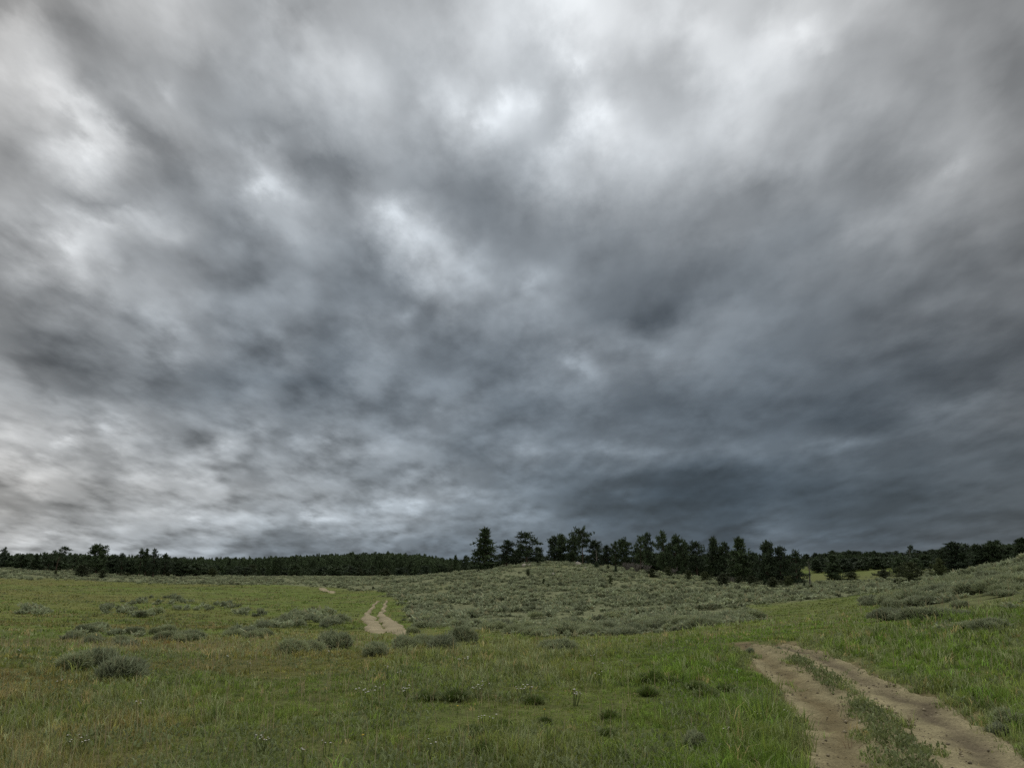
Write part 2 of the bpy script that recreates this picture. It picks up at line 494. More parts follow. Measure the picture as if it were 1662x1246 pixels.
def track_s(x, y, jitter=True):
    """position across the near track: 0 left edge, 1 and 2 the grass strip, 3 right edge; outside <0 or >3"""
    az, r = np.arctan2(x, y), np.hypot(x, y)
    A = [np.interp(r, TRK_R, TRK_A[k]) for k in range(4)]
    if jitter:
        j = (fbm(x*1.4, y*1.4, 41, 3)-.5)*.85 + (fbm(x*5, y*5, 47, 2)-.5)*.34
        az = az + j/np.maximum(r, 3)
    s = np.where(az < A[0], (az-A[0])*r,
        np.where(az < A[1], (az-A[0])/(A[1]-A[0]),
        np.where(az < A[2], 1+(az-A[1])/(A[2]-A[1]),
        np.where(az < A[3], 2+(az-A[2])/(A[3]-A[2]), 3+(az-A[3])*r))))
    s = np.where((r < TRK_R0*.8) | (r > TRK_RE), -9, s)
    return s


def track_mask(x, y):
    s = track_s(x, y, False)
    r = np.hypot(x, y)
    return sstep(s, -.25, .15)*(1-sstep(s, 2.85, 3.25))*(1-sstep(r, TRK_RE*.93, TRK_RE))


def ground_h(x, y):
    return base_h(x, y) - .10*track_mask(x, y)


# ---- land cover: what grows where, measured on the photograph as (u, v) of the ground
def to_uv(x, y):
    z = base_h(x, y) - EYE
    fy_, fz_ = y*CP + z*SP, -y*SP + z*CP
    fy_ = np.maximum(fy_, .1)
    return CU + FPX*x/fy_, CV - FPX*fz_/fy_


def sage_cover(x, y):
    """0..1 share of ground under sagebrush"""
    az, r = np.arctan2(x, y), np.hypot(x, y)
    u = CU + 1375*np.tan(np.clip(az, -1.2, 1.2))
    n = fbm(x/9., y/9., 21, 4)
    edge = np.interp(r, [30, 45, 60, 75, 100, 130, 160, 200, 300], [900, 690, 655, 668, 640, 600, 520, 200, -500])
    flat = sstep(u+(n-.5)*90, edge-10, edge+25)*(1-sstep(u+(n-.5)*90, 1165, 1260))*sstep(r+(n-.5)*14, 28, 40)
    flat = np.maximum(flat, sstep(u, 1100, 1200)*(1-sstep(u, 1420, 1520))*sstep(r+(n-.5)*20, 66, 80)*(1-sstep(r, 175, 210)))
    strip = (1-sstep(u, 560, 640))*sstep(r+(n-.5)*40+.08*np.clip(u, 0, 400)*0, 160, 195)
    slope = sstep(u+(n-.5)*160, 1370, 1500)*sstep(r+(n-.5)*8, 13, 24)*(1-sstep(r, 200, 240))*(.42+.50*sstep(r, 19, 38))*(.25+.75*sstep(fbm(x/5., y/5., 23, 3), .3, .55))
    return np.clip(np.maximum(np.maximum(flat, strip), slope), 0, 1)


def cover_colour(x, y):
    """albedo of the sward and soil"""
    az, r = np.arctan2(x, y), np.hypot(x, y)
    u = CU + 1375*np.tan(np.clip(az, -1.2, 1.2))
    n1, n2, n3 = fbm(x/7., y/7., 31, 4), fbm(x/2.2, y/2.2, 33, 4), fbm(x/25., y/18., 35, 3)
    def mix(a, b, f):
        return a*(1-f[..., None])+b*f[..., None]
    green = np.array([.106, .140, .030]); lush = np.array([.090, .145, .020]); dry = np.array([.165, .132, .048])
    rust = np.array([.150, .105, .040]); olive = np.array([.128, .142, .042]); soil = np.array([.155, .165, .092])
    C = np.zeros(np.shape(x)+(3,)) + green
    C = mix(C, olive, sstep(n1, .35, .65)*.8)
    # tawny seed heads on the left and in bands across the meadow
    lefty = 1-sstep(u, 250, 760)
    C = mix(C, dry, sstep(n2, .42, .66)*(.15+.42*lefty)*(1-sstep(r, 25, 50)))
    C = mix(C, rust, sstep(fbm(x/4., y/2.5, 37, 3), .52, .66)*(.12+.42*lefty)*sstep(r, 9, 14)*(1-sstep(r, 40, 70)))
    C = mix(C, dry*.9, sstep(n3, .52, .66)*.30*sstep(r, 40, 70)*(1-sstep(u, 520, 640)))
    # lush growth beside the near track
    s = sstep(u, 900, 1120)*(1-sstep(r, 19, 28)) + .7*sstep(u, 1180, 1240)*(1-sstep(u, 1420, 1560))*sstep(r, 16, 22)*(1-sstep(r, 30, 44))
    C = mix(C, lush, np.clip(s, 0, 1)*sstep(n2, .3, .6)*.85)
    C = mix(C, np.array([.066, .100, .020]), np.exp(-((u-30)/130)**2-((r-31)/8)**2)*.75)      # rank grass in the hollow, its shade also painted into the colour
    sg = sage_cover(x, y)
    C = mix(C, soil, sg*.85)
    # grassy clearings: right shoulder of the knoll, its crown, and the slope under the right-hand wood
    for (cu, cr_, su, sr, a) in ((1080, 140, 55, 14, .7), (900, 150, 40, 12, .45), (1385, 225, 80, 45, .9), (1330, 40, 90, 14, .6), (840, 95, 40, 10, .3), (715, 120, 25, 10, .35)):
        f = np.exp(-((u-cu)/su)**2-((r-cr_)/sr)**2)*a
        C = mix(C, np.array([.125, .135, .045]), np.clip(f*(.6+.8*n1), 0, 1))
    # under the far wood: needle litter
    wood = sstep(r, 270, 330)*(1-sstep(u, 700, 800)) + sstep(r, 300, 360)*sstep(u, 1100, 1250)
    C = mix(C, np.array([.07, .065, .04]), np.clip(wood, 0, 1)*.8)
    # bare verge of the track
    ts = track_s(x, y)
    C = mix(C, np.array([.165, .135, .072]), sstep(ts, -.28, .1)*(1-sstep(ts, 2.9, 3.45)))
    return C*(.82+.36*fbm(x/.8, y/.8, 39, 3))[..., None]


# ground sheet, round the camera and out to the horizon
az_f = np.radians(np.linspace(-50, 50, 720))
az_b = np.radians(np.linspace(50, 310, 90)[1:-1])
azg = np.concatenate([az_f, az_b]); na = len(azg)
rg = np.concatenate([[1.0, 2.0, 3.0], np.exp(np.linspace(math.log(4), math.log(9000), 470))]); nr = len(rg)
gx, gy = np.sin(azg)[:, None]*rg[None], np.cos(azg)[:, None]*rg[None]
gz = ground_h(gx, gy)
V = np.concatenate([np.stack([gx, gy, gz], -1).reshape(-1, 3), [[0, 0, float(ground_h(0., 0.01))]]])
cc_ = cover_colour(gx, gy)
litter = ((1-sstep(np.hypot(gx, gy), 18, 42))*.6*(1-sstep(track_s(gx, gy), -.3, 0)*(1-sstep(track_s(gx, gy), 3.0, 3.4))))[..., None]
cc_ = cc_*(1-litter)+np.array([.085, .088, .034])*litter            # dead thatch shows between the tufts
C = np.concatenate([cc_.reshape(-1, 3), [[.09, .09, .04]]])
ii, jj = np.meshgrid(np.arange(na), np.arange(nr-1), indexing='ij')
i2 = (ii+1) % na
Q = np.stack([ii*nr+jj, ii*nr+jj+1, i2*nr+jj+1, i2*nr+jj], -1).reshape(-1, 4)[:, ::-1]
T = np.concatenate([Q[:, [0, 1, 2]], Q[:, [0, 2, 3]], np.stack([np.full(na, na*nr), ((np.arange(na)+1) % na)*nr, np.arange(na)*nr], -1)[:, ::-1]])
M_ground = material('meadow_sward', attr=True, rough=.9, spec=.05,
                    noise=[(2.2, .72, 1.25, 6), (11.0, .7, 1.3, 4), (.35, .88, 1.12, 3)],
                    bump=[(9.0, .05, 4), (1.6, .10, 4)])
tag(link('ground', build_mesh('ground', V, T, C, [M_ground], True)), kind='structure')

# ------------------------------------------------------------------ dirt tracks
M_dirt = material('track_dirt', attr=True, rough=.95, spec=.05,
                  noise=[(1.1, .74, 1.16, 5), (5., .80, 1.16, 6), (38., .70, 1.28, 3)], bump=[(5., .045, 5), (26., .016, 4)])


def dirt_colour(x, y, s):
    tan, pink, grey = np.array([.265, .233, .132]), np.array([.136, .108, .055]), np.array([.122, .101, .064])
    n = fbm(x*1.3, y*1.3, 51, 4)
    def bell(c, w):
        return np.exp(-((s-c)/w)**2)
    C = np.zeros(s.shape+(3,))+tan
    f = np.clip(bell(.55, .32)*(.75+.6*(n-.5)), 0, 1)[..., None]; C = C*(1-f)+pink*f
    f = np.clip(bell(2.68, .22)*(.85+.8*(n-.5)), 0, 1)[..., None]; C = C*(1-f)+grey*f
    f = (sstep(s, .95, 1.1)*(1-sstep(s, 1.9, 2.05))*.5)[..., None]; C = C*(1-f)+np.array([.16, .14, .075])*f
    return C


nt, ns = 420, 110
tr = np.exp(np.linspace(math.log(TRK_R0), math.log(TRK_RE*.985), nt))
ss = np.linspace(-.12, 3.12, ns)
AA = np.array([np.interp(tr, TRK_R, TRK_A[k]) for k in range(4)])          # 4, nt
sa = np.stack([np.interp(np.clip(ss, 0, 3), np.arange(4), AA[:, k]) + (np.minimum(ss, 0)+np.maximum(ss-3, 0))*(AA[3, k]-AA[0, k])*.5 for k in range(nt)])
tx, ty = np.sin(sa)*tr[:, None], np.cos(sa)*tr[:, None]
sj = ss[None]+np.zeros((nt, 1)) + (fbm(tx*1.7, ty*1.7, 61, 3)-.5)*.5
prof = np.interp(sj, [-.2, 0, .25, .55, .85, 1.1, 1.5, 1.9, 2.2, 2.45, 2.7, 2.9, 3.05, 3.2],
                 [-.14, -.03, -.055, -.075, -.05, -.01, .015, -.005, -.03, -.055, -.075, -.05, -.02, -.14])
tz = base_h(tx, ty) + prof + (fbm(tx*2.4, ty*2.4, 63, 4)-.5)*.065 + (fbm(tx*9, ty*9, 65, 3)-.5)*.028
tz = tz-.16*sstep(np.hypot(tx, ty)+(fbm(tx*1.5, ty*1.5, 67, 3)-.5)*3.0, TRK_RE*.93, TRK_RE*1.02)
V = np.stack([tx, ty, tz], -1).reshape(-1, 3)
ii, jj = np.meshgrid(np.arange(nt-1), np.arange(ns-1), indexing='ij')
Q = np.stack([ii*ns+jj, ii*ns+jj+1, (ii+1)*ns+jj+1, (ii+1)*ns+jj], -1).reshape(-1, 4)
tag(link('dirt_track', build_mesh('dirt_track', V, Q, dirt_colour(tx, ty, sj).reshape(-1, 3), [M_dirt], True)), kind='structure')


def rut(pts, widths, n=60, m=9):
    """one far wheel rut through photo pixels pts, widths in metres; returns V, Q, C"""
    W = [on_ground(u, v) for u, v in pts]
    W = np.array(W); d = np.concatenate([[0], np.cumsum(np.hypot(*np.diff(W, axis=0).T))])
    t = np.linspace(0, d[-1], n)
    cx, cy, w = np.interp(t, d, W[:, 0]), np.interp(t, d, W[:, 1]), np.interp(t, d, widths)
    tx_, ty_ = np.gradient(cx), np.gradient(cy); l = np.hypot(tx_, ty_); nx_, ny_ = ty_/l, -tx_/l
    k = np.linspace(-1, 1, m)
    w = w*(.45+1.1*fbm(t*.55, t*0+pts[0][0], 71, 3))
    ex = (fbm(t*.6, t*0+pts[0][0]+3, 73, 3)-.5)*.5
    x = cx[:, None]+nx_[:, None]*(k[None]*w[:, None]+ex[:, None]); y = cy[:, None]+ny_[:, None]*(k[None]*w[:, None]+ex[:, None])
    z = base_h(x, y)+.13*np.clip(np.minimum(t, d[-1]-t)/2.5-.6, -1, 1)[:, None]-.22*np.abs(k[None])**4
    ii_, jj_ = np.meshgrid(np.arange(n-1), np.arange(m-1), indexing='ij')
    Q_ = np.stack([ii_*m+jj_, (ii_)*m+jj_+1, (ii_+1)*m+jj_+1, (ii_+1)*m+jj_], -1).reshape(-1, 4)
    Cc = np.array([.29, .25, .155])*(.8+.4*fbm(x*1.1, y*1.1, 75, 3))[..., None]
    return np.stack([x, y, z], -1).reshape(-1, 3), Q_, Cc.reshape(-1, 3)


def join(parts):
    Vs, Ts, Cs, o = [], [], [], 0
    for v, t, c in parts:
        Vs.append(v); Ts.append(t+o); Cs.append(c); o += len(v)
    return np.concatenate(Vs), np.concatenate(Ts), np.concatenate(Cs)


for segs in ([([(617, 1031), (613, 1025), (604, 1012), (597, 1003), (595, 997), (606, 985), (617, 974)], [.2, .45, .60, .50, .22, .15, .12]),
              ([(652, 1032), (646, 1026), (634, 1013), (623, 1002), (618, 996), (624, 986), (628, 973)], [.25, .5, .60, .50, .22, .15, .12])],
             [([(541, 963), (532, 959.5), (524, 955), (519, 953)], [.5, .8, .6, .4])]):
    V, Q, C = join([rut(p, w) for p, w in segs])
    tag(link('dirt_track', build_mesh('dirt_track', V, Q, C, [M_dirt], True)), kind='structure')

# pebbles lying on the track
n = 2200
pr = np.exp(rng.uniform(math.log(6.5), math.log(19), n)); psn = rng.choice([.1, .9, 1.0, 2.1, 2.3, 2.95, 2.75, .5], n)+rng.normal(0, .12, n)
pa = np.array([np.interp(np.clip(a, 0, 3), np.arange(4), [np.interp(q, TRK_R, TRK_A[k]) for k in range(4)]) for a, q in zip(psn, pr)])
px_, py_ = np.sin(pa)*pr, np.cos(pa)*pr
pz_ = base_h(px_, py_) + np.interp(psn, [0, .25, .55, .85, 1.1, 1.5, 1.9, 2.2, 2.45, 2.7, 2.9, 3.05], [-.03, -.055, -.075, -.05, -.01, .015, -.005, -.03, -.055, -.075, -.05, -.02])
oct_v = np.array([[1, 0, 0], [-1, 0, 0], [0, 1, 0], [0, -1, 0], [0, 0, 1], [0, 0, -1.]])
oct_t = np.array([[0, 2, 4], [2, 1, 4], [1, 3, 4], [3, 0, 4], [2, 0, 5], [1, 2, 5], [3, 1, 5], [0, 3, 5]])
psz = rng.lognormal(math.log(.007), .6, n)
V = oct_v[None]*psz[:, None, None]*rng.uniform(.6, 1.3, (n, 6, 1))*np.array([1, 1, .7])
V = V + np.stack([px_, py_, pz_+psz*.2], -1)[:, None]
T = (oct_t[None]+np.arange(n)[:, None, None]*6).reshape(-1, 3)
C = np.repeat(np.array([.24, .205, .135])*rng.uniform(.5, 1.25, (n, 1)), 6, 0)
M_stone = material('pebble_stone', attr=True, rough=.9)
tag(link('gravel', build_mesh('gravel', V.reshape(-1, 3), T, C, [M_stone])), 'small pale pebbles strewn over the near dirt track', 'gravel', kind='stuff')

# ------------------------------------------------------------------ grass
M_grass = material('grass_blade', attr=True, rough=.55, spec=.2, transl=.3)


def blades(x, y, z, h, w, lean, C, ang=None, tip=.35):
    """two-segment tapering blades; all arrays of length n"""
    n = len(x)
    ang = rng.uniform(0, 2*math.pi, n) if ang is None else ang
    la = rng.uniform(0, 2*math.pi, n)
    ax, ay = np.cos(ang)*w*.5, np.sin(ang)*w*.5
    lx, ly = np.cos(la)*lean*h, np.sin(la)*lean*h
    b = np.stack([x, y, z-.01], -1)
    a = np.stack([ax, ay, 0*x], -1)
    m = b + np.stack([lx*tip, ly*tip, h*.58], -1)
    t = b + np.stack([lx, ly, h*(1-.35*lean)], -1)
    V_ = np.stack([b-a, b+a, m+a*.72, m-a*.72, t], 1)
    o = np.arange(n)[:, None]*5
    T_ = np.concatenate([o+np.array([[0, 1, 2]]), o+np.array([[0, 2, 3]]), o+np.array([[3, 2, 4]])])
    return V_.reshape(-1, 3), T_, np.repeat(C, 5, 0)


def scatter(n, r0, r1, a0=R_(-46), a1=R_(50), power=1.0):
    """points with density falling as r^-power"""
    q = rng.uniform(0, 1, n)
    e = 2-power
    r = np.exp(math.log(r0)+q*math.log(r1/r0)) if abs(e) < 1e-6 else (r0**e+q*(r1**e-r0**e))**(1/e)
    a = rng.uniform(a0, a1, n)
    return np.sin(a)*r, np.cos(a)*r, r, a


def rut_gap(x, y):
    """True where a far wheel rut keeps the ground bare"""
    u_, v_ = to_uv(x, y)
    r = np.hypot(x, y)
    hit = np.zeros(np.shape(x), bool)
    for cu, cv, wd in (([616, 604, 597, 595, 606, 617], [1029, 1012, 1003, 997, 985, 974], [3, 8, 8, 4, 3, 2]),
                       ([650, 634, 623, 618, 624, 628], [1030, 1013, 1002, 996, 986, 973], [4, 8, 8, 4, 3, 2])):
        o = np.argsort(cv)
        hit |= np.abs(u_-np.interp(v_, np.array(cv)[o], np.array(cu)[o])) < np.interp(v_, np.array(cv)[o], np.array(wd)[o])+1
    far = (r > 115) & (r < 185) & (u_ > 515) & (u_ < 545) & (np.abs(v_-(953+(u_-519)*.46)) < 2.5)
    return far | hit & (r > 40) & (r < 125) & (v_ > 972) & (v_ < 1032)


def grass_field(n, nb, r0, r1, power, hmul=1.0, wmul=1.0, spread=.035):
    """n tufts of nb blades; the blades of a tuft share height, hue and droop"""
    x, y, r, a = scatter(n, r0, r1, power=power)
    s = track_s(x, y)
    on = (s > -.03) & (s < 3.02)
    strip = (s > .98) & (s < 1.98)
    keep = ~on | (strip & (rng.uniform(0, 1, n) < .95*sstep(fbm(x*1.2, y*1.2, 81, 3), .24, .50)*(r < TRK_R1*.9))) | (rng.uniform(0, 1, n) < .012)
    keep &= rng.uniform(0, 1, n) > sage_cover(x, y)*.7
    keep &= ~rut_gap(x, y)
    x, y, r, s, strip = x[keep], y[keep], r[keep], s[keep], strip[keep]
    n = len(x)
    u = CU + 1375*np.tan(np.arctan2(x, y))
    n1, n2, n3 = fbm(x/1.7, y/1.7, 83, 4), fbm(x/.5, y/.5, 85, 3), fbm(x/5., y/5., 87, 3)
    h = (.028+.115*sstep(n1, .25, .8))*(.5+1.0*n2)*rng.lognormal(0, .32, n)*hmul
    lush = np.clip(sstep(u, 930, 1130)*(1-sstep(r, 17, 24))*(s < 1)+.6*sstep(s, 2.9, 3.2)*(1-sstep(r, 11, 16)), 0, 1)
    h = h*(1+.35*lush)
    h = np.where(strip, h*.5, h)
    edge = (np.minimum(np.abs(s), np.abs(s-3)) < .35) & ~strip
    h = np.where(edge, h*.8, h)*(1-.4*sstep(u, 1180, 1300)*sstep(r, 17, 24))
    C_ = cover_colour(x, y)
    C_ = np.where((strip | edge)[:, None], np.array([.115, .140, .042]), C_)
    C_ = C_*rng.lognormal(0, .25, (n, 1))*(1+rng.normal(0, .05, (n, 3)))
    pick = rng.uniform(0, 1, n)
    straw = pick < (.03+.11*(1-sstep(u, 200, 950)))*(.4+1.4*sstep(n3, .35, .6))
    C_ = np.where(straw[:, None], np.array([.235, .195, .085])*rng.uniform(.7, 1.3, (n, 1)), C_)
    grey = pick > 1-.34*sstep(n1, .35, .6)*(1-.7*lush)
    C_ = np.where(grey[:, None], np.array([.165, .185, .085])*rng.uniform(.7, 1.3, (n, 1)), C_)
    dark = (pick > .5) & (pick < .535)
    C_ = np.where(dark[:, None], np.array([.050, .075, .016]), C_)
    zz = ground_h(x, y)+np.where(strip, .085, 0)
    X, Y, Zz, Hh, Rr = (np.repeat(q, nb) for q in (x, y, zz, h, r))
    m = n*nb
    jx, jy = rng.normal(0, 1, m)*spread*np.maximum(1, Rr/14), rng.normal(0, 1, m)*spread*np.maximum(1, Rr/14)
    w = np.maximum(.0075, .00085*Rr)*rng.uniform(.7, 1.5, m)*wmul
    CC = np.repeat(C_, nb, 0)*rng.uniform(.75, 1.3, (m, 1))
    return blades(X+jx, Y+jy, Zz, Hh*rng.uniform(.55, 1.25, m), w, rng.uniform(.1, .85, m), CC*np.where(Rr > 40, 1.3, 1.82)[:, None])


V, T, C = join([grass_field(50000, 9, 5.6, 22, 1.9), grass_field(26000, 6, 20, 60, 1.9, 1.0, 1.2), grass_field(34000, 4, 50, 200, 1.5, 1.0, 1.3)])
tag(link('meadow_grass', build_mesh('meadow_grass', V, T, C, [M_grass])), 'mixed green and tawny meadow grass over the foreground', 'grass', kind='stuff')

# low broad-leaved plants between the grass
n = 80000
x, y, r, a = scatter(n, 5.6, 20, power=1.9)
s = track_s(x, y)
den = sstep(fbm(x/1.3, y/1.3, 91, 4), .42, .62)
strip = (s > 1.05) & (s < 1.95)
keep = ((rng.uniform(0, 1, n) < den) & ((s < -.05) | (s > 3.05))) | (strip & (rng.uniform(0, 1, n) < .95))
x, y, r, strip = x[keep], y[keep], r[keep], strip[keep]; n = len(x)
hh = rng.uniform(.04, .11, n)*np.where(strip, .8, 1)
n2_ = 5500                                   # a denser growth of them between the wheels
sx_ = rng.uniform(1.02, 1.95, n2_); qr = np.exp(rng.uniform(math.log(6.3), math.log(TRK_R1*.90), n2_))
sa2 = np.array([np.interp(a_, np.arange(4), [np.interp(q_, TRK_R, TRK_A[k]) for k in range(4)]) for a_, q_ in zip(sx_, qr)])
ex_, ey_ = np.sin(sa2)*qr, np.cos(sa2)*qr
ok = rng.uniform(0, 1, n2_) < sstep(fbm(ex_*1.3, ey_*1.3, 99, 3), .34, .62)*(1-sstep(np.abs(sx_-1.48), .30, .48)*.7)
x, y, r = np.concatenate([x, ex_[ok]]), np.concatenate([y, ey_[ok]]), np.concatenate([r, qr[ok]])
strip = np.concatenate([strip, np.ones(ok.sum(), bool)]); n = len(x)
hh = np.concatenate([hh, rng.uniform(.04, .12, ok.sum())])
V, T, C = blades(x, y, ground_h(x, y)+np.where(strip, .085, .0)+rng.uniform(.01, .10, n), hh*.6, rng.uniform(.012, .03, n), rng.uniform(.4, 1.1, n),
                 np.where(strip[:, None], np.array([.150, .180, .070]), np.array([.17, .205, .085]))*rng.uniform(.6, 1.45, (n, 1)))
tag(link('ground_plants', build_mesh('ground_plants', V, T, C, [M_grass])), 'small grey-green leafy plants low in the meadow grass', 'plants', kind='stuff')

# tall seed stalks
n = 11500
x, y, r, a = scatter(n, 6.5, 32, power=1.7)
s = track_s(x, y); u = CU+1375*np.tan(a)
keep = ((s < -.1) | (s > 3.1)) & (rng.uniform(0, 1, n) < .3+.7*(1-sstep(u, 200, 1000))) & (rng.uniform(0, 1, n) < .15+.85*sstep(fbm(x/2.5, y/2.5, 95, 3), .4, .6))
x, y, r = x[keep], y[keep], r[keep]; n = len(x)
V, T, C = blades(x, y, ground_h(x, y), rng.uniform(.16, .40, n), np.maximum(.005, .0006*r), rng.uniform(.0, .35, n),
                 np.array([.33, .28, .16])*rng.uniform(.6, 1.3, (n, 1)))
tag(link('seed_stalks', build_mesh('seed_stalks', V, T, C, [M_grass])), 'thin straw-coloured seed stalks standing above the meadow grass', 'grass', kind='stuff')

# ------------------------------------------------------------------ sagebrush
M_sage = material('sage_leaf', attr=True, rough=.7, spec=.1, transl=.25, var=.14)
M_stem = material('sage_stem', base=(.07, .055, .042), rough=.9, noise=[(14, .7, 1.3, 3)])


def sage_arrays(n, seed, leaf=(.05, .12), lw=.014, lobes=7):
    """a mounded bush about 1 m wide and 0.6 m tall at the origin"""
    g_ = np.random.default_rng(seed)
    la = g_.uniform(0, 2*math.pi, lobes); lr = np.sqrt(g_.uniform(0, 1, lobes))*.34
    cx, cy = lr*np.cos(la), lr*np.sin(la)
    rad = g_.uniform(.15, .27, lobes); ht = (.60-.55*lr)*g_.uniform(.75, 1.1, lobes)
    shade = g_.uniform(.8, 1.18, lobes)
    k = g_.integers(0, lobes, n)
    th = g_.uniform(0, 2*math.pi, n); c = np.sqrt(g_.uniform(0, 1, n))
    depth = 1-.4*g_.uniform(0, 1, n)**2
    ox, oy = cx[k]+rad[k]*c*np.cos(th), cy[k]+rad[k]*c*np.sin(th)
    oz = ht[k]*(.22+.78*np.sqrt(np.maximum(0, 1-c*c)))*depth
    d = np.stack([c*np.cos(th)*.75+g_.normal(0, .3, n), c*np.sin(th)*.75+g_.normal(0, .3, n), .75+g_.normal(0, .25, n)], -1)
    d /= np.linalg.norm(d, axis=1)[:, None]
    l = g_.uniform(*leaf, n)*np.where(g_.uniform(0, 1, n) < .12, 1.8, 1.0)
    side = np.cross(d, g_.normal(0, 1, (n, 3))); side /= np.linalg.norm(side, axis=1)[:, None]
    o = np.stack([ox, oy, np.maximum(oz, .02)], -1)
    w = lw*g_.uniform(.6, 1.4, n)
    A, B, D = o-side*w[:, None], o+side*w[:, None], o+d*l[:, None]
    E = o+d*l[:, None]*.55
    V_ = np.stack([A, B, E+side*w[:, None]*1.1, D, E-side*w[:, None]*1.1], 1).reshape(-1, 3)
    q = np.arange(n)[:, None]*5
    T_ = np.concatenate([q+np.array([[0, 1, 2]]), q+np.array([[0, 2, 4]]), q+np.array([[4, 2, 3]])])
    base = np.where(g_.uniform(0, 1, n)[:, None] < .1, np.array([.34, .325, .18]), np.array([.278, .315, .182]))
    C_ = base*(shade[k]*g_.uniform(.75, 1.25, n))[:, None]
    return V_, T_, np.repeat(C_, 5, 0)


def tube(p0, p1, r0, r1, k=6):
    p0, p1 = np.array(p0, float), np.array(p1, float)
    d = p1-p0; d /= np.linalg.norm(d)+1e-9
    a = np.cross(d, [.3, .9, .2] if abs(d[2]) > .5 else [0, 0, 1.]); a /= np.linalg.norm(a); b = np.cross(d, a)
    t = np.linspace(0, 2*math.pi, k, endpoint=False)
    ring = np.cos(t)[:, None]*a+np.sin(t)[:, None]*b
    V_ = np.concatenate([p0+ring*r0, p1+ring*r1])
    i = np.arange(k); j = (i+1) % k
    T_ = np.concatenate([np.stack([i, j, j+k], -1), np.stack([i, j+k, i+k], -1)])
    return V_, T_, np.full((2*k, 3), .1)


def stems_mesh(seed, n=16):
    g_ = np.random.default_rng(seed); parts = []
    for _ in range(n):
        a = g_.uniform(0, 6.28); q = g_.uniform(.1, .36); m_ = np.array([math.cos(a)*q*.5, math.sin(a)*q*.5, .16])
        parts.append(tube((math.cos(a)*.05, math.sin(a)*.05, -.05), m_, .018, .012, 5))
        parts.append(tube(m_, (math.cos(a+.3)*q, math.sin(a+.3)*q, .36), .012, .005, 5))
    V_, T_, _ = join(parts)
    return build_mesh('stem', V_, T_, None, [M_stem])


SAGE_NEAR = [build_mesh('foliage', *sage_arrays(3600, 100+k, (.06, .15), .009, 9), [M_sage]) for k in range(3)]
SAGE_STEM = [stems_mesh(200+k) for k in range(3)]
SAGE_MID = [build_mesh('sagebrush', *sage_arrays(620, 120+k, (.09, .19), .019, 7), [M_sage]) for k in range(5)]

sages = []                                   # x, y, width, height scale, label, group


def sage_px(u, v, wpx, tall=1.0, label=None, group=None, lush=False):
    p = on_ground(u, v)
    if p:
        r = math.hypot(*p)
        sages.append((p[0], p[1], wpx*r/1375, tall, label, group))


# the near bushes, each measured
for q in ((126, 1084, 62, .72, 'pale feathery sagebrush leftmost of the three clumped in the left foreground grass'),
          (160, 1081, 54, .9, 'dark middle sagebrush of the three clumped in the left foreground grass'),
          (195, 1101, 66, .95, 'largest grey sagebrush, nearest the camera in the left foreground grass'),
          (478, 1062, 52, .9, 'low grey sagebrush at the left end of the row before the far wheel ruts'),
          (508, 1060, 46, .85, 'wispy sagebrush second from the left in the row before the far wheel ruts'),
          (540, 1056, 56, 1.0, 'tufted pale sagebrush third from the left in the row before the far wheel ruts'),
          (607, 1064, 48, .85, 'small round sagebrush standing alone before the far wheel ruts'),
          (662, 1055, 48, .95, 'grey sagebrush at the left end of the joined clump right of the far wheel ruts'),
          (690, 1053, 44, 1.0, 'grey sagebrush in the middle of the joined clump right of the far wheel ruts'),
          (716, 1057, 46, 1.15, 'dark upright sagebrush at the right end of the joined clump by the far wheel ruts'),
          (750, 1045, 46, 1.2, 'tall dark sagebrush standing alone ahead of the sage flat'),
          (671, 1028, 22, 1.0, 'small dark green bush just right of the far wheel ruts'),
          (905, 1058, 60, .7, 'low grassy sagebrush hidden in long grass before the middle of the sage flat'),
          (1128, 1212, 38, .65, 'small silver sagebrush low in the lush grass left of the near track'),
          (1648, 1172, 56, .6, 'grey sagebrush on the bank at the lower right edge'),
          (1620, 1183, 36, .5, 'small sagebrush at the verge below the lower right bank'),
          (1216, 1054, 16, .6, 'small grey bush at the far left end of the near track'),
          (1262, 1052, 12, .6, 'tiny grey bush in the middle of the far end of the near track'),
          (1570, 1018, 48, .45, 'broad dark sagebrush among grass on the right-hand slope')):
    sage_px(*q[:4], q[4])
GL = 'grey-green sagebrush scattered over the left meadow'
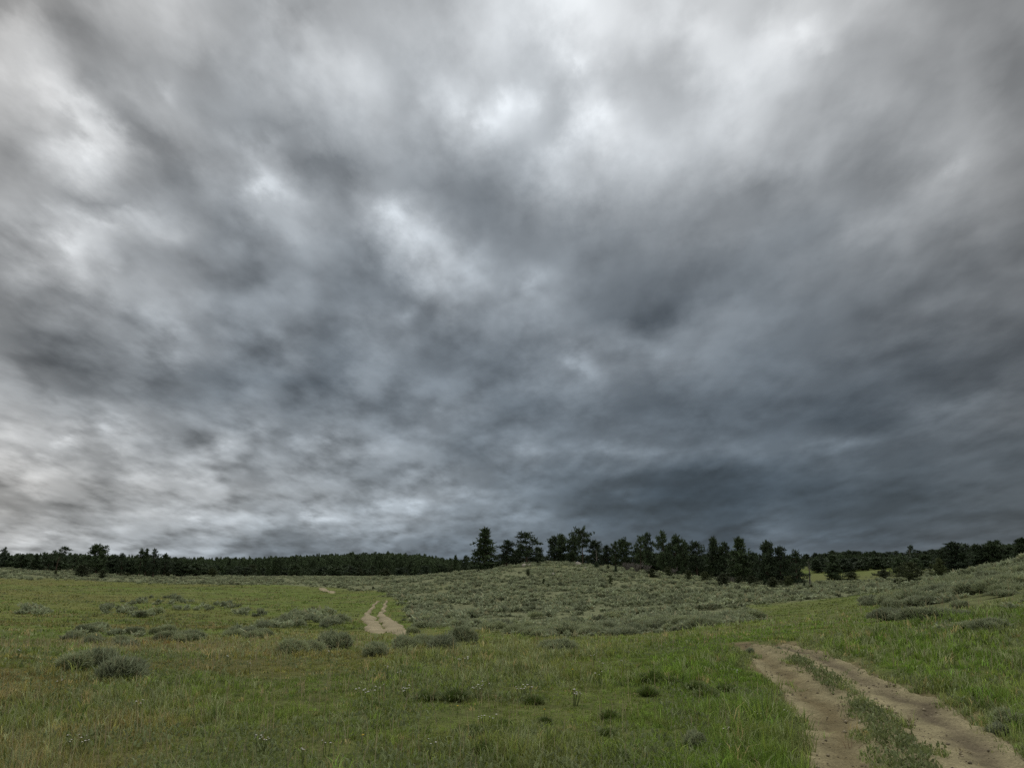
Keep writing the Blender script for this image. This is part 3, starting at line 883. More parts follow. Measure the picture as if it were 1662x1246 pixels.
for (cu, cv, ru, rv, nn, w, lab) in (
        (58, 993, 32, 7, 14, 17, 'grey sagebrush in the tight clump at the far left edge of the meadow'),
        (190, 993, 26, 6, 9, 17, 'grey sagebrush in the clump left of the low rise in the meadow'),
        (238, 999, 22, 4, 8, 18, 'grey sagebrush along the foot of the low rise in the meadow'),
        (245, 976, 70, 7, 22, 11, 'small dark sagebrush dotted over the low rise in the meadow'),
        (320, 985, 40, 8, 10, 12, 'small sagebrush right of the low rise in the meadow'),
        (375, 985, 14, 5, 6, 14, 'grey sagebrush in the little knot above the big clump of the meadow'),
        (405, 997, 24, 5, 9, 14, 'pale sagebrush in the low row left of the big clump of the meadow'),
        (400, 1030, 28, 8, 12, 26, 'grey sagebrush at the front left of the big clump in the meadow'),
        (450, 1014, 40, 8, 18, 22, 'grey sagebrush in the middle of the big clump in the meadow'),
        (515, 1008, 44, 12, 26, 23, 'grey sagebrush at the right of the big clump, beside the far ruts'),
        (115, 1034, 16, 4, 3, 26, 'dark sagebrush at the left end of the hollow in the meadow'),
        (147, 1024, 16, 8, 5, 22, 'grey sagebrush second from the left in the hollow of the meadow'),
        (160, 1042, 14, 4, 3, 20, 'low sagebrush by the near lip of the hollow in the meadow'),
        (190, 1032, 12, 6, 3, 20, 'grey sagebrush in the middle of the hollow of the meadow'),
        (208, 1048, 18, 4, 4, 24, 'grey sagebrush nearest the camera in the hollow of the meadow'),
        (227, 1031, 10, 7, 3, 22, 'dark sagebrush right of the middle of the hollow in the meadow'),
        (265, 1027, 10, 4, 2, 28, 'dark rounded sagebrush at the back right of the hollow in the meadow'),
        (292, 1040, 22, 4, 4, 32, 'broad grey sagebrush at the right end of the hollow in the meadow')):
    for _ in range(nn):
        a, q = random.uniform(0, 6.28), math.sqrt(random.random())
        sage_px(cu+ru*q*math.cos(a), cv+rv*q*math.sin(a), w*random.uniform(.75, 1.4), random.uniform(.6, .95), lab, 'sagebrush: '+lab[:60])
# the flat, the knoll, the right-hand slope and the far strip
x, y, r, a = scatter(56000, 15, 265, R_(-34), R_(37), power=.75)
sg = sage_cover(x, y)*(.12+1.0*sstep(fbm(x/5., y/5., 97, 3), .39, .57))
keep = rng.uniform(0, 1, len(x)) < sg*np.where(r < 60, .85, 1.0)
uu = CU+1375*np.tan(a)
for xx, yy, rr, q in zip(x[keep], y[keep], r[keep], uu[keep]):
    if abs(track_s(np.array([xx]), np.array([yy]))[0]-1.5) < 1.8:
        continue
    w = min(random.lognormvariate(math.log(.66), .48), 1.3)
    if q > 1330 and rr < 110:
        sages.append((xx, yy, w*.85, random.uniform(.5, .8), 'grey sagebrush among the grass of the right-hand slope', 'sagebrush on the right-hand slope'))
    else:
        sages.append((xx, yy, w, random.uniform(.45, .75), 'grey sagebrush at the near edge of the dense sage flat below the knoll', 'sagebrush along the near edge of the sage flat'))

sages.sort(key=lambda s: (0 if s[5] is None else 1, -(s[2]*s[3])/math.hypot(s[0], s[1])))
rest = []
for i, (x0, y0, w, tall, lab, grp) in enumerate(sages):
    if i >= 290:
        rest.append((x0, y0, w, tall)); continue
    z0 = float(ground_h(x0, y0))-.03
    if math.hypot(x0, y0) < 45:
        k = i % 3
        e = link('sagebrush', None, loc=(x0, y0, z0))
        link('foliage', SAGE_NEAR[k], e)
        if math.hypot(x0, y0) < 24:
            link('stem', SAGE_STEM[k], e)
    else:
        e = link('sagebrush', SAGE_MID[i % 5], loc=(x0, y0, z0))
    e.rotation_euler = (0, 0, random.uniform(0, 6.28))
    e.scale = (w, w, max(w, .5)*tall)
    tag(e, lab, 'sagebrush', grp)
protos = [sage_arrays(70, 140+k, (.16, .34), .055, 5) for k in range(8)]
parts = []
for (x0, y0, w, tall) in rest:
    v, t, c = protos[random.randrange(8)]
    a = random.uniform(0, 6.28); ca, sa_ = math.cos(a), math.sin(a)
    v2 = np.stack([(v[:, 0]*ca-v[:, 1]*sa_)*w+x0, (v[:, 0]*sa_+v[:, 1]*ca)*w+y0, v[:, 2]*w*tall], -1)
    parts.append((v2, t, c*random.choice([.62, .85, .95, 1.0, 1.05, 1.15])*random.uniform(.9, 1.1)))
xy = np.array([(q[0], q[1]) for q in rest]); zz = ground_h(xy[:, 0], xy[:, 1])
for k in range(len(parts)):
    parts[k][0][:, 2] += zz[k]-.03
V, T, C = join(parts)
tag(link('sagebrush_cover', build_mesh('sagebrush_cover', V, T, C, [M_sage])), 'dense grey-green sagebrush covering the flat and the knoll', 'sagebrush', kind='stuff')
print('sage', len(sages), 'rest', len(rest))

# ------------------------------------------------------------------ trees
M_needle = material('pine_needles', attr=True, rough=.65, spec=.12, transl=.08, var=.22)
M_bark = material('pine_bark', base=(.085, .06, .045), rough=.95, noise=[(6, .6, 1.4, 4)], bump=[(9, .03, 4)])
M_dead = material('dead_wood', base=(.13, .118, .105), rough=.95, noise=[(6, .7, 1.3, 4)])


def tree_arrays(kind, seed, dens=1.0):
    """crown and trunk of a tree one unit tall"""
    g_ = np.random.default_rng(seed)
    W, base, nb, gap, leaf = {'cone': (.27, .03, 60, .06, .055), 'open': (.30, .16, 38, .28, .055), 'round': (.36, .06, 54, .10, .060),
                              'flat': (.36, .50, 30, .10, .055), 'juniper': (.55, .0, 60, .03, .060), 'sapling': (.34, .02, 34, .05, .070),
                              'wind': (.34, .45, 15, .30, .050)}[kind]
    W *= g_.uniform(.88, 1.12)
    lean = (g_.normal(0, .03), g_.normal(0, .03)) if kind != 'wind' else (.22, 0)
    clumps, trunk = [], []
    def axis(z):
        return np.array([lean[0]*z*z, lean[1]*z*z, z])
    P_ = [axis(z) for z in (-.03, .12, .35, .6, .85, .97)]
    rr = [.030, .022, .017, .012, .006, .002]
    if kind == 'juniper':
        rr = [.03, .03, .02, .012, .006, .002]
    for k in range(5):
        trunk.append(tube(P_[k], P_[k+1], rr[k], rr[k+1], 7))
    ph = g_.uniform(0, 6.28)
    for k in range(nb):
        q = (k+g_.uniform(-.3, .3))/nb
        z = base+(1-base)*np.clip(q, 0, 1)**.95
        t_ = (z-base)/(1-base)
        if kind in ('cone', 'sapling'):
            pr_ = (1-t_)**.75*(.55+.45*min(1, t_*5+.3))+.05
        elif kind == 'juniper':
            pr_ = math.sqrt(max(0, 1-(t_*.98)**2.2))*.95+.04
        elif kind == 'flat':
            pr_ = .55+.6*math.sin(min(1, t_*1.15)*math.pi*.85)
        else:
            pr_ = (math.sin((.12+.88*t_)**.8*math.pi)**.7)*.9+.14
        if g_.uniform() < gap*.6:
            continue
        a = ph+k*2.4+g_.normal(0, .4)
        ln = W*pr_*g_.choice([.55, .8, 1.0, 1.25])*g_.uniform(.85, 1.1)
        if kind == 'wind':
            a = g_.normal(0, .9); ln *= 1.2
        o = axis(z); dr = np.array([math.cos(a), math.sin(a), g_.uniform(-.12, .38)])
        e = o+dr*ln
        if ln > .07 and kind != 'juniper':
            trunk.append(tube(o, o+dr*ln*.85, .006, .002, 4))
        m = int(3+ln*22)
        for _ in range(m):
            f = g_.uniform(.25, 1.05) if kind != 'juniper' else g_.uniform(.1, 1.0)
            c = o+dr*ln*f+g_.normal(0, .018, 3)*np.array([1.3, 1.3, .8])
            clumps.append((c, leaf*g_.uniform(.6, 1.25)))
    clumps.append((axis(.985), leaf*.5)); clumps.append((axis(.95), leaf*.7)); clumps.append((axis(.92), leaf*.7))
    cc = np.array([c for c, _ in clumps]); sz = np.array([s for _, s in clumps]); nc = len(cc)
    m = max(3, int(9*dens))
    o = np.repeat(cc, m, 0); s = np.repeat(sz, m)
    n_ = len(o)
    shade = np.repeat(g_.uniform(.65, 1.35, nc), m)
    off = g_.normal(0, 1, (n_, 3)); off /= np.linalg.norm(off, axis=1)[:, None]
    d = off*np.array([1, 1, .7])+np.array([0, 0, .35])
    o = o+off*(s*g_.uniform(.1, .8, n_))[:, None]
    side = np.cross(d, g_.normal(0, 1, (n_, 3))); side /= np.linalg.norm(side, axis=1)[:, None]
    l = s*g_.uniform(.7, 1.3, n_)
    w = (s*.26*g_.uniform(.7, 1.3, n_))[:, None]/math.sqrt(min(dens, 1))
    A, B = o-side*w, o+side*w
    D = o+d*l[:, None]
    V_ = np.stack([A, B, D+side*w*.35, D-side*w*.35], 1).reshape(-1, 3)
    q = np.arange(n_)[:, None]*4
    T_ = np.concatenate([q+np.array([[0, 1, 2]]), q+np.array([[0, 2, 3]])])
    col = np.array([.050, .072, .036]) if kind != 'juniper' else np.array([.062, .076, .034])
    C_ = col*(shade*g_.uniform(.75, 1.3, n_))[:, None]
    return (V_, T_, np.repeat(C_, 4, 0)), join(trunk)


PROTO = {}
for kd, cnt in (('cone', 3), ('open', 5), ('round', 5), ('flat', 2), ('juniper', 3), ('sapling', 2), ('wind', 2)):
    PROTO[kd] = []
    for k in range(cnt):
        cr_, tk = tree_arrays(kd, 300+17*k+hash(kd[0])*0+len(kd)*7)
        PROTO[kd].append((build_mesh('crown', *cr_, [M_needle]), build_mesh('trunk', tk[0], tk[1], None, [M_bark])))
KW = {'cone': .54, 'open': .60, 'round': .72, 'flat': .72, 'juniper': 1.1, 'sapling': .68, 'wind': .6}
NAME = {'cone': 'pine_tree', 'open': 'pine_tree', 'round': 'pine_tree', 'flat': 'pine_tree', 'juniper': 'juniper_bush', 'sapling': 'pine_sapling', 'wind': 'pine_tree'}
CATN = {'pine_tree': 'tree', 'juniper_bush': 'bush', 'pine_sapling': 'tree'}
n_tree = 0


def tree(u, r, vtop, wpx, kind, label, group=None, vbase=None, var=None, olive=False):
    """stand a tree on the ground at distance r in column u, up to image height vtop, wpx wide"""
    global n_tree
    x_, y_, _z = pix_dir(u, 915.)
    h_ = math.hypot(x_, y_); x0, y0 = x_/h_*r, y_/h_*r
    z0 = float(ground_h(x0, y0))
    if vbase is not None:
        zt = z0 + (vbase-vtop)*r/1375
    else:
        zt = EYE + r*float(v_tan(u, vtop))
    H = max(.5, zt-z0)
    w = wpx*r/1375
    ms = PROTO[kind]; c_, t_ = ms[(n_tree if var is None else var) % len(ms)]
    e = link(NAME[kind], None, loc=(x0, y0, z0-.05))
    link('crown', c_, e)
    if H > 1.6 and kind != 'sapling':
        link('trunk', t_, e)
    sx = w/KW[kind]*(1.22 if kind in ('round', 'open', 'cone') else 1.0)
    e.scale = (sx, sx, H)
    e.rotation_euler = (0, 0, 0 if kind == 'wind' else random.uniform(0, 6.28))
    tag(e, label, CATN[NAME[kind]], group)
    n_tree += 1
    return e


# --- on and along the knoll
K = [
    (787, 160, 859, 38, 'cone', 'tall dense cone-shaped pine at the left end of the knoll'),
    (822, 163, 877, 27, 'open', 'shorter ragged pine just right of the tall cone-shaped pine'),
    (838, 166, 892, 24, 'round', 'low dark pine filling the gap right of the ragged pine on the knoll'),
    (855, 160, 864, 36, 'open', 'pine with wide open branches on the left side of the knoll top'),
    (874, 162, 888, 18, 'round', 'small round pine against the right side of the wide open pine'),
    (900, 172, 871, 22, 'round', 'left one of the two dark pines behind the bare crown of the knoll'),
    (913, 172, 868, 22, 'round', 'right one of the two dark pines behind the bare crown of the knoll'),
    (930, 170, 872, 22, 'round', 'dark bushy pine touching the left of the flat-topped pine'),
    (946, 158, 861, 28, 'flat', 'flat-topped pine with a tall bare trunk on the knoll'),
    (966, 158, 878, 24, 'round', 'leafy pine with a thin trunk just right of the flat-topped pine'),
    (984, 172, 886, 20, 'round', 'low pine behind the knoll, right of the thin-trunked pine'),
    (999, 166, 879, 16, 'open', 'left one of the close pair of pines mid-way along the knoll grove'),
    (1012, 168, 875, 20, 'round', 'right one of the close pair of pines mid-way along the knoll grove'),
    (1040, 160, 870, 18, 'open', 'thin dark pine at the left edge of the big grove'),
    (1051, 164, 865, 16, 'open', 'pale see-through pine rising at the left edge of the big grove'),
    (1077, 160, 865, 22, 'open', 'tall pine with a forked pale top in the big grove'),
    (1097, 158, 871, 28, 'round', 'broad full pine right of the forked pale top in the big grove'),
    (1113, 166, 880, 20, 'round', 'pine leaning against the right of the broad full pine'),
    (1131, 160, 879, 26, 'open', 'rounded dark pine left of the pointed one in the middle of the big grove'),
    (1160, 162, 873, 24, 'cone', 'pointed pine standing up in the middle of the big grove'),
    (1178, 160, 882, 24, 'round', 'rounded pine just right of the pointed one in the big grove'),
    (1201, 154, 875, 34, 'cone', 'big broad-based pine in the right half of the grove'),
    (1222, 160, 897, 20, 'round', 'short pine in the dip right of the big broad-based pine'),
    (1244, 150, 880, 30, 'round', 'leftmost of the last three tall pines at the right end of the grove'),
    (1266, 150, 888, 30, 'open', 'middle one of the last three tall pines at the right end of the grove'),
    (1292, 148, 895, 24, 'open', 'rightmost and last tall pine at the right end of the grove'),
    (1282, 156, 903, 20, 'round', 'short dark pine between the last tall pines of the grove'),
]
for q in K:
    tree(*q)
for q in ((968, 140, 'cone', 925, 13, 8, 'small dark sapling on the knoll below the flat-topped pine'),
          (987, 138, 'juniper', 926, 10, 8, 'small round green bush on the right shoulder of the knoll'),
          (999, 132, 'sapling', 933, 12, 8, 'pointed dark sapling on the right shoulder of the knoll'),
          (882, 108, 'juniper', 946, 9, 7, 'tiny dark bush alone on the sage of the knoll face'),
          (990, 108, 'juniper', 946, 13, 10, 'olive bush on the sage below the pointed sapling'),
          (807, 104, 'juniper', 951, 7, 7, 'tiny dark bush on the sage below the tall cone-shaped pine'),
          (857, 128, 'juniper', 930, 10, 9, 'olive bush on the left flank of the knoll below the open pine'),
          (1056, 128, 'juniper', 936, 13, 26, 'low wide dark juniper at the front left of the grove'),
          (1084, 140, 'juniper', 928, 16, 18, 'dark bush under the forked pale pine'),
          (1116, 138, 'juniper', 934, 15, 14, 'small dark bush in front of the middle left of the grove'),
          (1144, 136, 'juniper', 938, 16, 22, 'dark bush left of the olive juniper in front of the grove'),
          (1172, 120, 'juniper', 947, 20, 27, 'rounded olive juniper in front of the grove'),
          (1198, 134, 'juniper', 947, 14, 18, 'dark bush just right of the olive juniper in front of the grove'),
          (1218, 130, 'juniper', 951, 16, 22, 'dark bush in front of the big broad-based pine'),
          (1253, 126, 'juniper', 954, 15, 26, 'rounded dark juniper near the right front of the grove'),
          (1278, 132, 'juniper', 952, 18, 20, 'dark bush at the foot of the last tall pines'),
          (1303, 122, 'sapling', 957, 9, 8, 'tiny dark sapling just beyond the right end of the grove'),
          (1314, 120, 'juniper', 957, 7, 7, 'tiny dark bush farthest right below the end of the grove'),
          (1352, 205, 'cone', 943, 38, 26, 'dark pine standing alone left of the grassy clearing'),
          (1380, 190, 'juniper', 946, 14, 28, 'grey-green low bush at the front of the grassy clearing'),
          (1432, 195, 'juniper', 943, 14, 32, 'wide low bush at the right of the grassy clearing'),
          (1450, 150, 'juniper', 944, 6, 8, 'tiny dark bush left of the big round juniper'),
          (1476, 78, 'juniper', 962, 38, 50, 'big round dark juniper behind the brow of the right-hand slope'),
          (1524, 96, 'juniper', 950, 32, 27, 'upright dark juniper right of the big round one'),
          (1542, 92, 'juniper', 947, 14, 20, 'low juniper at the right foot of the upright one')):
    u, r, kd, vb, hp, wp, lab = q
    tree(u, r, vb-hp, wp, kd, lab, None, vbase=vb)
# --- behind the right-hand slope
for q in ((1553, 150, 880, 38, 'cone', 'tall broad pine rising behind the brow of the right-hand slope'),
          (1570, 165, 882, 20, 'open', 'slim pine just right of the tall broad pine on the right'),
          (1590, 160, 884, 26, 'round', 'rounded pine second right of the tall broad pine on the right'),
          (1613, 160, 879, 24, 'round', 'left one of two joined pines near the right edge'),
          (1625, 160, 877, 22, 'open', 'right one of two joined pines near the right edge'),
          (1644, 158, 885, 24, 'round', 'low pine between the joined pair and the pine at the right edge'),
          (1661, 150, 873, 26, 'cone', 'tallest pine cut off by the right edge'),
          (1480, 300, 885, 10, 'open', 'thin spire rising above the wood right of the big round juniper'),
          (1535, 190, 889, 26, 'round', 'dark pine touching the left of the tall broad pine')):
    tree(*q)
GR = 'pines of the wood on the right-hand horizon'
for u in np.arange(1312, 1540, 9.5):
    vt = np.interp(u, [1312, 1340, 1400, 1450, 1500, 1540], [900, 896, 894, 896, 894, 890])+random.uniform(-2.5, 3)
    tree(u+random.uniform(-3, 3), random.uniform(330, 400), vt, random.uniform(13, 20), random.choice(['open', 'round', 'round', 'cone']), 'dark pine along the skyline of the right-hand wood', GR)
for _ in range(84):
    u = random.uniform(1318, 1668)
    r = random.uniform(205, 320) if u < 1560 else random.uniform(170, 260)
    if 1312 < u < 1450 and r < 275:
        r = random.uniform(275, 330)
    tree(u, r, np.interp(u, [1318, 1500, 1662], [908, 903, 892])+random.uniform(-3, 7), random.uniform(18, 28), random.choice(['round', 'cone', 'round', 'open']), 'dark pine massed in the body of the right-hand wood', 'pines massed in the right-hand wood')
# --- second row of the grove
for u in np.arange(1030, 1300, 11):
    tree(u+random.uniform(-4, 4), random.uniform(168, 185), np.interp(u, [1030, 1100, 1200, 1300], [892, 892, 898, 912])+random.uniform(-6, 10), random.uniform(20, 28), random.choice(['round', 'round', 'cone']), 'dark pine filling the inside of the big grove', 'pines inside the big grove')
for u in np.arange(772, 1020, 17):
    tree(u+random.uniform(-4, 4), random.uniform(178, 190), 900+random.uniform(-3, 5) if u > 815 else 912, random.uniform(16, 24), 'round', 'low dark pine behind the crest of the knoll', 'pines behind the crest of the knoll')
# --- left wood edge
for q in ((157, 225, 885, 32, 'round', 'tallest rounded dark pine on the left horizon'),
          (92, 240, 887, 20, 'wind', 'windswept open pine leaning right on the left horizon'),
          (78, 245, 893, 14, 'wind', 'short leaning pine just left of the windswept one'),
          (2, 270, 889, 14, 'open', 'ragged pine top cut by the left edge'),
          (183, 245, 902, 16, 'round', 'low pine just right of the tallest one on the left horizon'),
          (198, 240, 898, 13, 'open', 'thin pine midway between the tallest one and the pair on the left'),
          (228, 232, 892, 14, 'open', 'left one of the close pair of thin pines on the left horizon'),
          (237, 232, 891, 12, 'open', 'right one of the close pair of thin pines on the left horizon'),
          (250, 230, 892, 17, 'open', 'open-crowned pine just right of the close pair on the left horizon'),
          (268, 250, 899, 14, 'round', 'small pine to the right of the open-crowned one on the left horizon'),
          (690, 285, 918, 18, 'round', 'dark rounded pine at the edge of the valley wood left of the knoll'),
          (756, 230, 902, 14, 'round', 'small round-topped pine just left of the tall cone-shaped pine'),
          (740, 250, 901, 11, 'cone', 'little spiky pine left of the small round-topped one'),
          (545, 275, 919, 26, 'round', 'broad dark pine at the front of the valley wood'),
          (345, 262, 922, 22, 'round', 'broad low pine where the left wood meets the valley wood')):
    tree(*q)
for q in ((136, 205, 'juniper', 930, 16, 30, 'broad dark juniper in front of the left wood'),
          (92, 210, 'juniper', 926, 7, 7, 'tiny dark bush left of the broad juniper by the left wood'),
          (168, 200, 'juniper', 931, 12, 14, 'dark bush at the foot of the tallest pine on the left'),
          (274, 240, 'juniper', 939, 7, 8, 'tiny dark bush on the sage right of the thin pines'),
          (302, 245, 'juniper', 937, 9, 24, 'low dark juniper at the right end of the left wood'),
          (346, 240, 'juniper', 940, 12, 18, 'dark juniper standing out from the valley wood on the left'),
          (607, 140, 'juniper', 953, 6, 6, 'tiny dark bush alone on the sage above the far ruts'),
          (658, 230, 'juniper', 941, 7, 9, 'tiny dark bush at the rim of the sage below the valley wood'),
          (210, 225, 'juniper', 929, 6, 7, 'tiny dark bush below the pair of thin pines on the left')):
    u, r, kd, vb, hp, wp, lab = q
    tree(u, r, vb-hp, wp, kd, lab, None, vbase=vb)
for u in np.arange(4, 330, 13):
    tree(u+random.uniform(-4, 4), random.uniform(238, 275), np.interp(u, [0, 130, 260, 330], [901, 904, 909, 917])+random.uniform(-3, 4), random.uniform(16, 26), random.choice(['round', 'round', 'open', 'cone']), 'dark pine in the front rank of the left wood', 'pines in the front rank of the left wood')
for u in np.arange(335, 765, 13):
    tree(u+random.uniform(-5, 5), random.uniform(285, 330), np.interp(u, [335, 450, 600, 765], [919, 919, 920, 917])+random.uniform(-4, 4), random.uniform(14, 24), random.choice(['round', 'round', 'open', 'juniper']), 'dark pine in the front rank of the valley wood', 'pines in the front rank of the valley wood')
print('trees', n_tree)

# the far wood on the ridge
FSKY_U = [-100, 0, 60, 120, 180, 250, 300, 350, 400, 450, 500, 550, 600, 640, 670, 700, 740, 780, 900, 1100, 1300, 1345, 1400, 1450, 1500, 1540, 1600, 1662, 1800]
FSKY_V = [897, 899, 898, 900, 902, 904, 906, 906, 906, 904, 902, 898, 897, 895, 896, 903, 909, 913, 915, 912, 905, 899, 897, 899, 897, 894, 888, 880, 876]
low = [tree_arrays(k, 500+i, .34)[0] for i, k in enumerate(['cone', 'round', 'round', 'open', 'cone', 'round'])]
low = [(v, t, c) for v, t, c in low]
parts = []
cand = []
for _ in range(6600):
    r = math.sqrt(random.uniform(300**2, 960**2)); a = random.uniform(R_(-37), R_(0))
    cand.append((r, a))
for _ in range(2600):
    r = math.sqrt(random.uniform(330**2, 470**2)); a = random.uniform(R_(17), R_(37))
    cand.append((r, a))
for _ in range(500):
    r = math.sqrt(random.uniform(260**2, 700**2)); a = random.uniform(R_(-3), R_(17))
    cand.append((r, a))
cr = np.array(cand); cx, cy = np.sin(cr[:, 1])*cr[:, 0], np.cos(cr[:, 1])*cr[:, 0]
cz = ground_h(cx, cy)
for (r, a), x0, y0, z0 in zip(cand, cx, cy, cz):
    if fbm(np.array([x0/35.]), np.array([y0/35.]), 111, 2)[0] < .30:
        continue
    v, t, c = low[random.randrange(6)]
    uq = CU+1375*math.tan(a)
    vt = float(np.interp(uq, FSKY_U, FSKY_V))+min(random.expovariate(1/4.5), 16)+random.choice([-3.5, -1.5, 0, .5, 1.0, 1.5])
    Hmax = EYE+r*float(v_tan(uq, vt))-z0
    if Hmax < 2.2:
        continue
    H = min(Hmax, random.choice([5.5, 6.5, 7.5, 8.5, 9.5])*random.uniform(.9, 1.1)); sx = max(H, 3.5)*random.uniform(.55, .95); b = random.uniform(0, 6.28); ca, sb = math.cos(b), math.sin(b)
    # thin the mesh with distance
    nq = len(v)//4; kq = nq if r < 420 else (int(nq*.6) if r < 650 else int(nq*.4))
    vv = v.reshape(nq, 4, 3)[:kq] if kq == nq else v.reshape(nq, 4, 3)[np.linspace(0, nq-1, kq).astype(int)]
    vv = vv.reshape(-1, 3)
    if kq != nq:
        cen = vv.reshape(kq, 4, 3).mean(1, keepdims=True); vv = ((vv.reshape(kq, 4, 3)-cen)*(1.35 if r < 650 else 1.6)+cen).reshape(-1, 3)
        cc = c.reshape(nq, 4, 3)[np.linspace(0, nq-1, kq).astype(int)].reshape(-1, 3)
    else:
        cc = c
    q = np.arange(kq)[:, None]*4
    tt = np.concatenate([q+np.array([[0, 1, 2]]), q+np.array([[0, 2, 3]])])
    v2 = np.stack([(vv[:, 0]*ca-vv[:, 1]*sb)*sx+x0, (vv[:, 0]*sb+vv[:, 1]*ca)*sx+y0, vv[:, 2]*H+z0-.3], -1)
    parts.append((v2, tt, cc*random.uniform(.75, 1.2)))
V, T, C = join(parts)
print('forest', len(parts), len(T))
tag(link('forest', build_mesh('forest', V, T, C, [M_needle])), 'dark pine forest covering the distant ridge and hillside', 'forest', kind='stuff')

# ------------------------------------------------------------------ tussocks, flowers, rocks, dead wood
M_tuss = material('tussock_blade', attr=True, rough=.55, spec=.2, transl=.25, var=.15)


def tussock_mesh(seed):
    g_ = np.random.default_rng(seed)
    n = 420
    a = g_.uniform(0, 6.28, n); q = np.sqrt(g_.uniform(0, 1, n))*.16
    h = (.34-.9*q)*g_.uniform(.5, 1.15, n)
    out_ = q*g_.uniform(.5, 2.2, n)
    b = np.stack([np.cos(a)*q, np.sin(a)*q, 0*a-.02], -1)
    t = b+np.stack([np.cos(a)*out_, np.sin(a)*out_, h], -1)+g_.normal(0, .03, (n, 3))
    m = b*.45+t*.55+np.array([0, 0, .03])
    sd_ = np.stack([-np.sin(a+g_.normal(0, .8, n)), np.cos(a), 0*a], -1)*.006
    V_ = np.stack([b-sd_, b+sd_, m+sd_*.8, m-sd_*.8, t], 1).reshape(-1, 3)
    o = np.arange(n)[:, None]*5
    T_ = np.concatenate([o+np.array([[0, 1, 2]]), o+np.array([[0, 2, 3]]), o+np.array([[3, 2, 4]])])
    C_ = np.array([.080, .118, .024])*g_.uniform(.6, 1.5, (n, 1))
    C_[g_.uniform(0, 1, n) < .06] = [.24, .20, .09]
    return build_mesh('grass_tussock', V_, T_, np.repeat(C_, 5, 0), [M_tuss])


TUSS = [tussock_mesh(700+k) for k in range(3)]
for i, (u, v, w, lab) in enumerate((
        (766, 1192, 50, 'dark grass tussock ringed by pale seed heads, near the bottom middle'),
        (785, 1226, 54, 'bright green grass tussock lowest in the bottom middle'),
        (690, 1136, 46, 'left one of two touching dark tussocks in the middle of the foreground'),
        (738, 1136, 60, 'right one of two touching dark tussocks in the middle of the foreground'),
        (866, 1141, 40, 'dark tussock beside white flowers right of the middle of the foreground'),
        (818, 1176, 30, 'small dark tussock just right of the ringed one'),
        (607, 1150, 36, 'dim green tussock below white flowers left of the middle'),
        (990, 1166, 46, None), (885, 1172, 30, None), (1060, 1106, 54, None), (1052, 1128, 46, None), (1128, 1118, 40, None),
        (1148, 1130, 44, None), (1176, 1121, 36, None), (1088, 1110, 40, None), (985, 1192, 34, None), (1010, 1232, 40, None))):
    p = on_ground(u, v)
    r = math.hypot(*p); sc = w*r/1375/.62
    e = link('grass_tussock', TUSS[i % 3], loc=(p[0], p[1], float(ground_h(*p))))
    e.scale = (sc, sc, sc*(.75 if i != 1 else .95)); e.rotation_euler = (0, 0, random.uniform(0, 6.28))
    tag(e, lab or 'lush green grass tussock in the meadow left of the near track', 'grass tussock', None if lab else 'lush tussocks left of the near track')

M_petal = material('white_petal', base=(.72, .70, .62), rough=.6, transl=.2)
M_yellow = material('yellow_petal', base=(.62, .45, .03), rough=.6, transl=.2)
M_green = material('flower_stem', base=(.12, .15, .05), rough=.6, transl=.2)


def flower_meshes(seed, nhead, spread, head, hgt):
    g_ = np.random.default_rng(seed); st, hd = [], []
    for _ in range(nhead):
        a, q = g_.uniform(0, 6.28), math.sqrt(g_.uniform(0, 1))*spread
        x0, y0 = math.cos(a)*q, math.sin(a)*q; h = hgt*g_.uniform(.75, 1.1)
        st.append(tube((x0*.4, y0*.4, -.02), (x0, y0, h), .003, .002, 4))
        k = 7; t = np.linspace(0, 6.28, k, endpoint=False); rr = head*g_.uniform(.7, 1.2)
        ring = np.stack([x0+np.cos(t)*rr*g_.uniform(.75, 1.15, k), y0+np.sin(t)*rr*g_.uniform(.75, 1.15, k), h-rr*.15+g_.normal(0, rr*.12, k)], -1)
        V_ = np.concatenate([[[x0, y0, h+rr*.35]], ring, [[x0, y0, h-rr*.45]]])
        i = np.arange(k); j = (i+1) % k
        hd.append((V_, np.concatenate([np.stack([i*0, 1+i, 1+j], -1), np.stack([i*0+k+1, 1+j, 1+i], -1)]), np.zeros((k+2, 3))))
    return join(st)[:2], [q[:2] for q in hd]


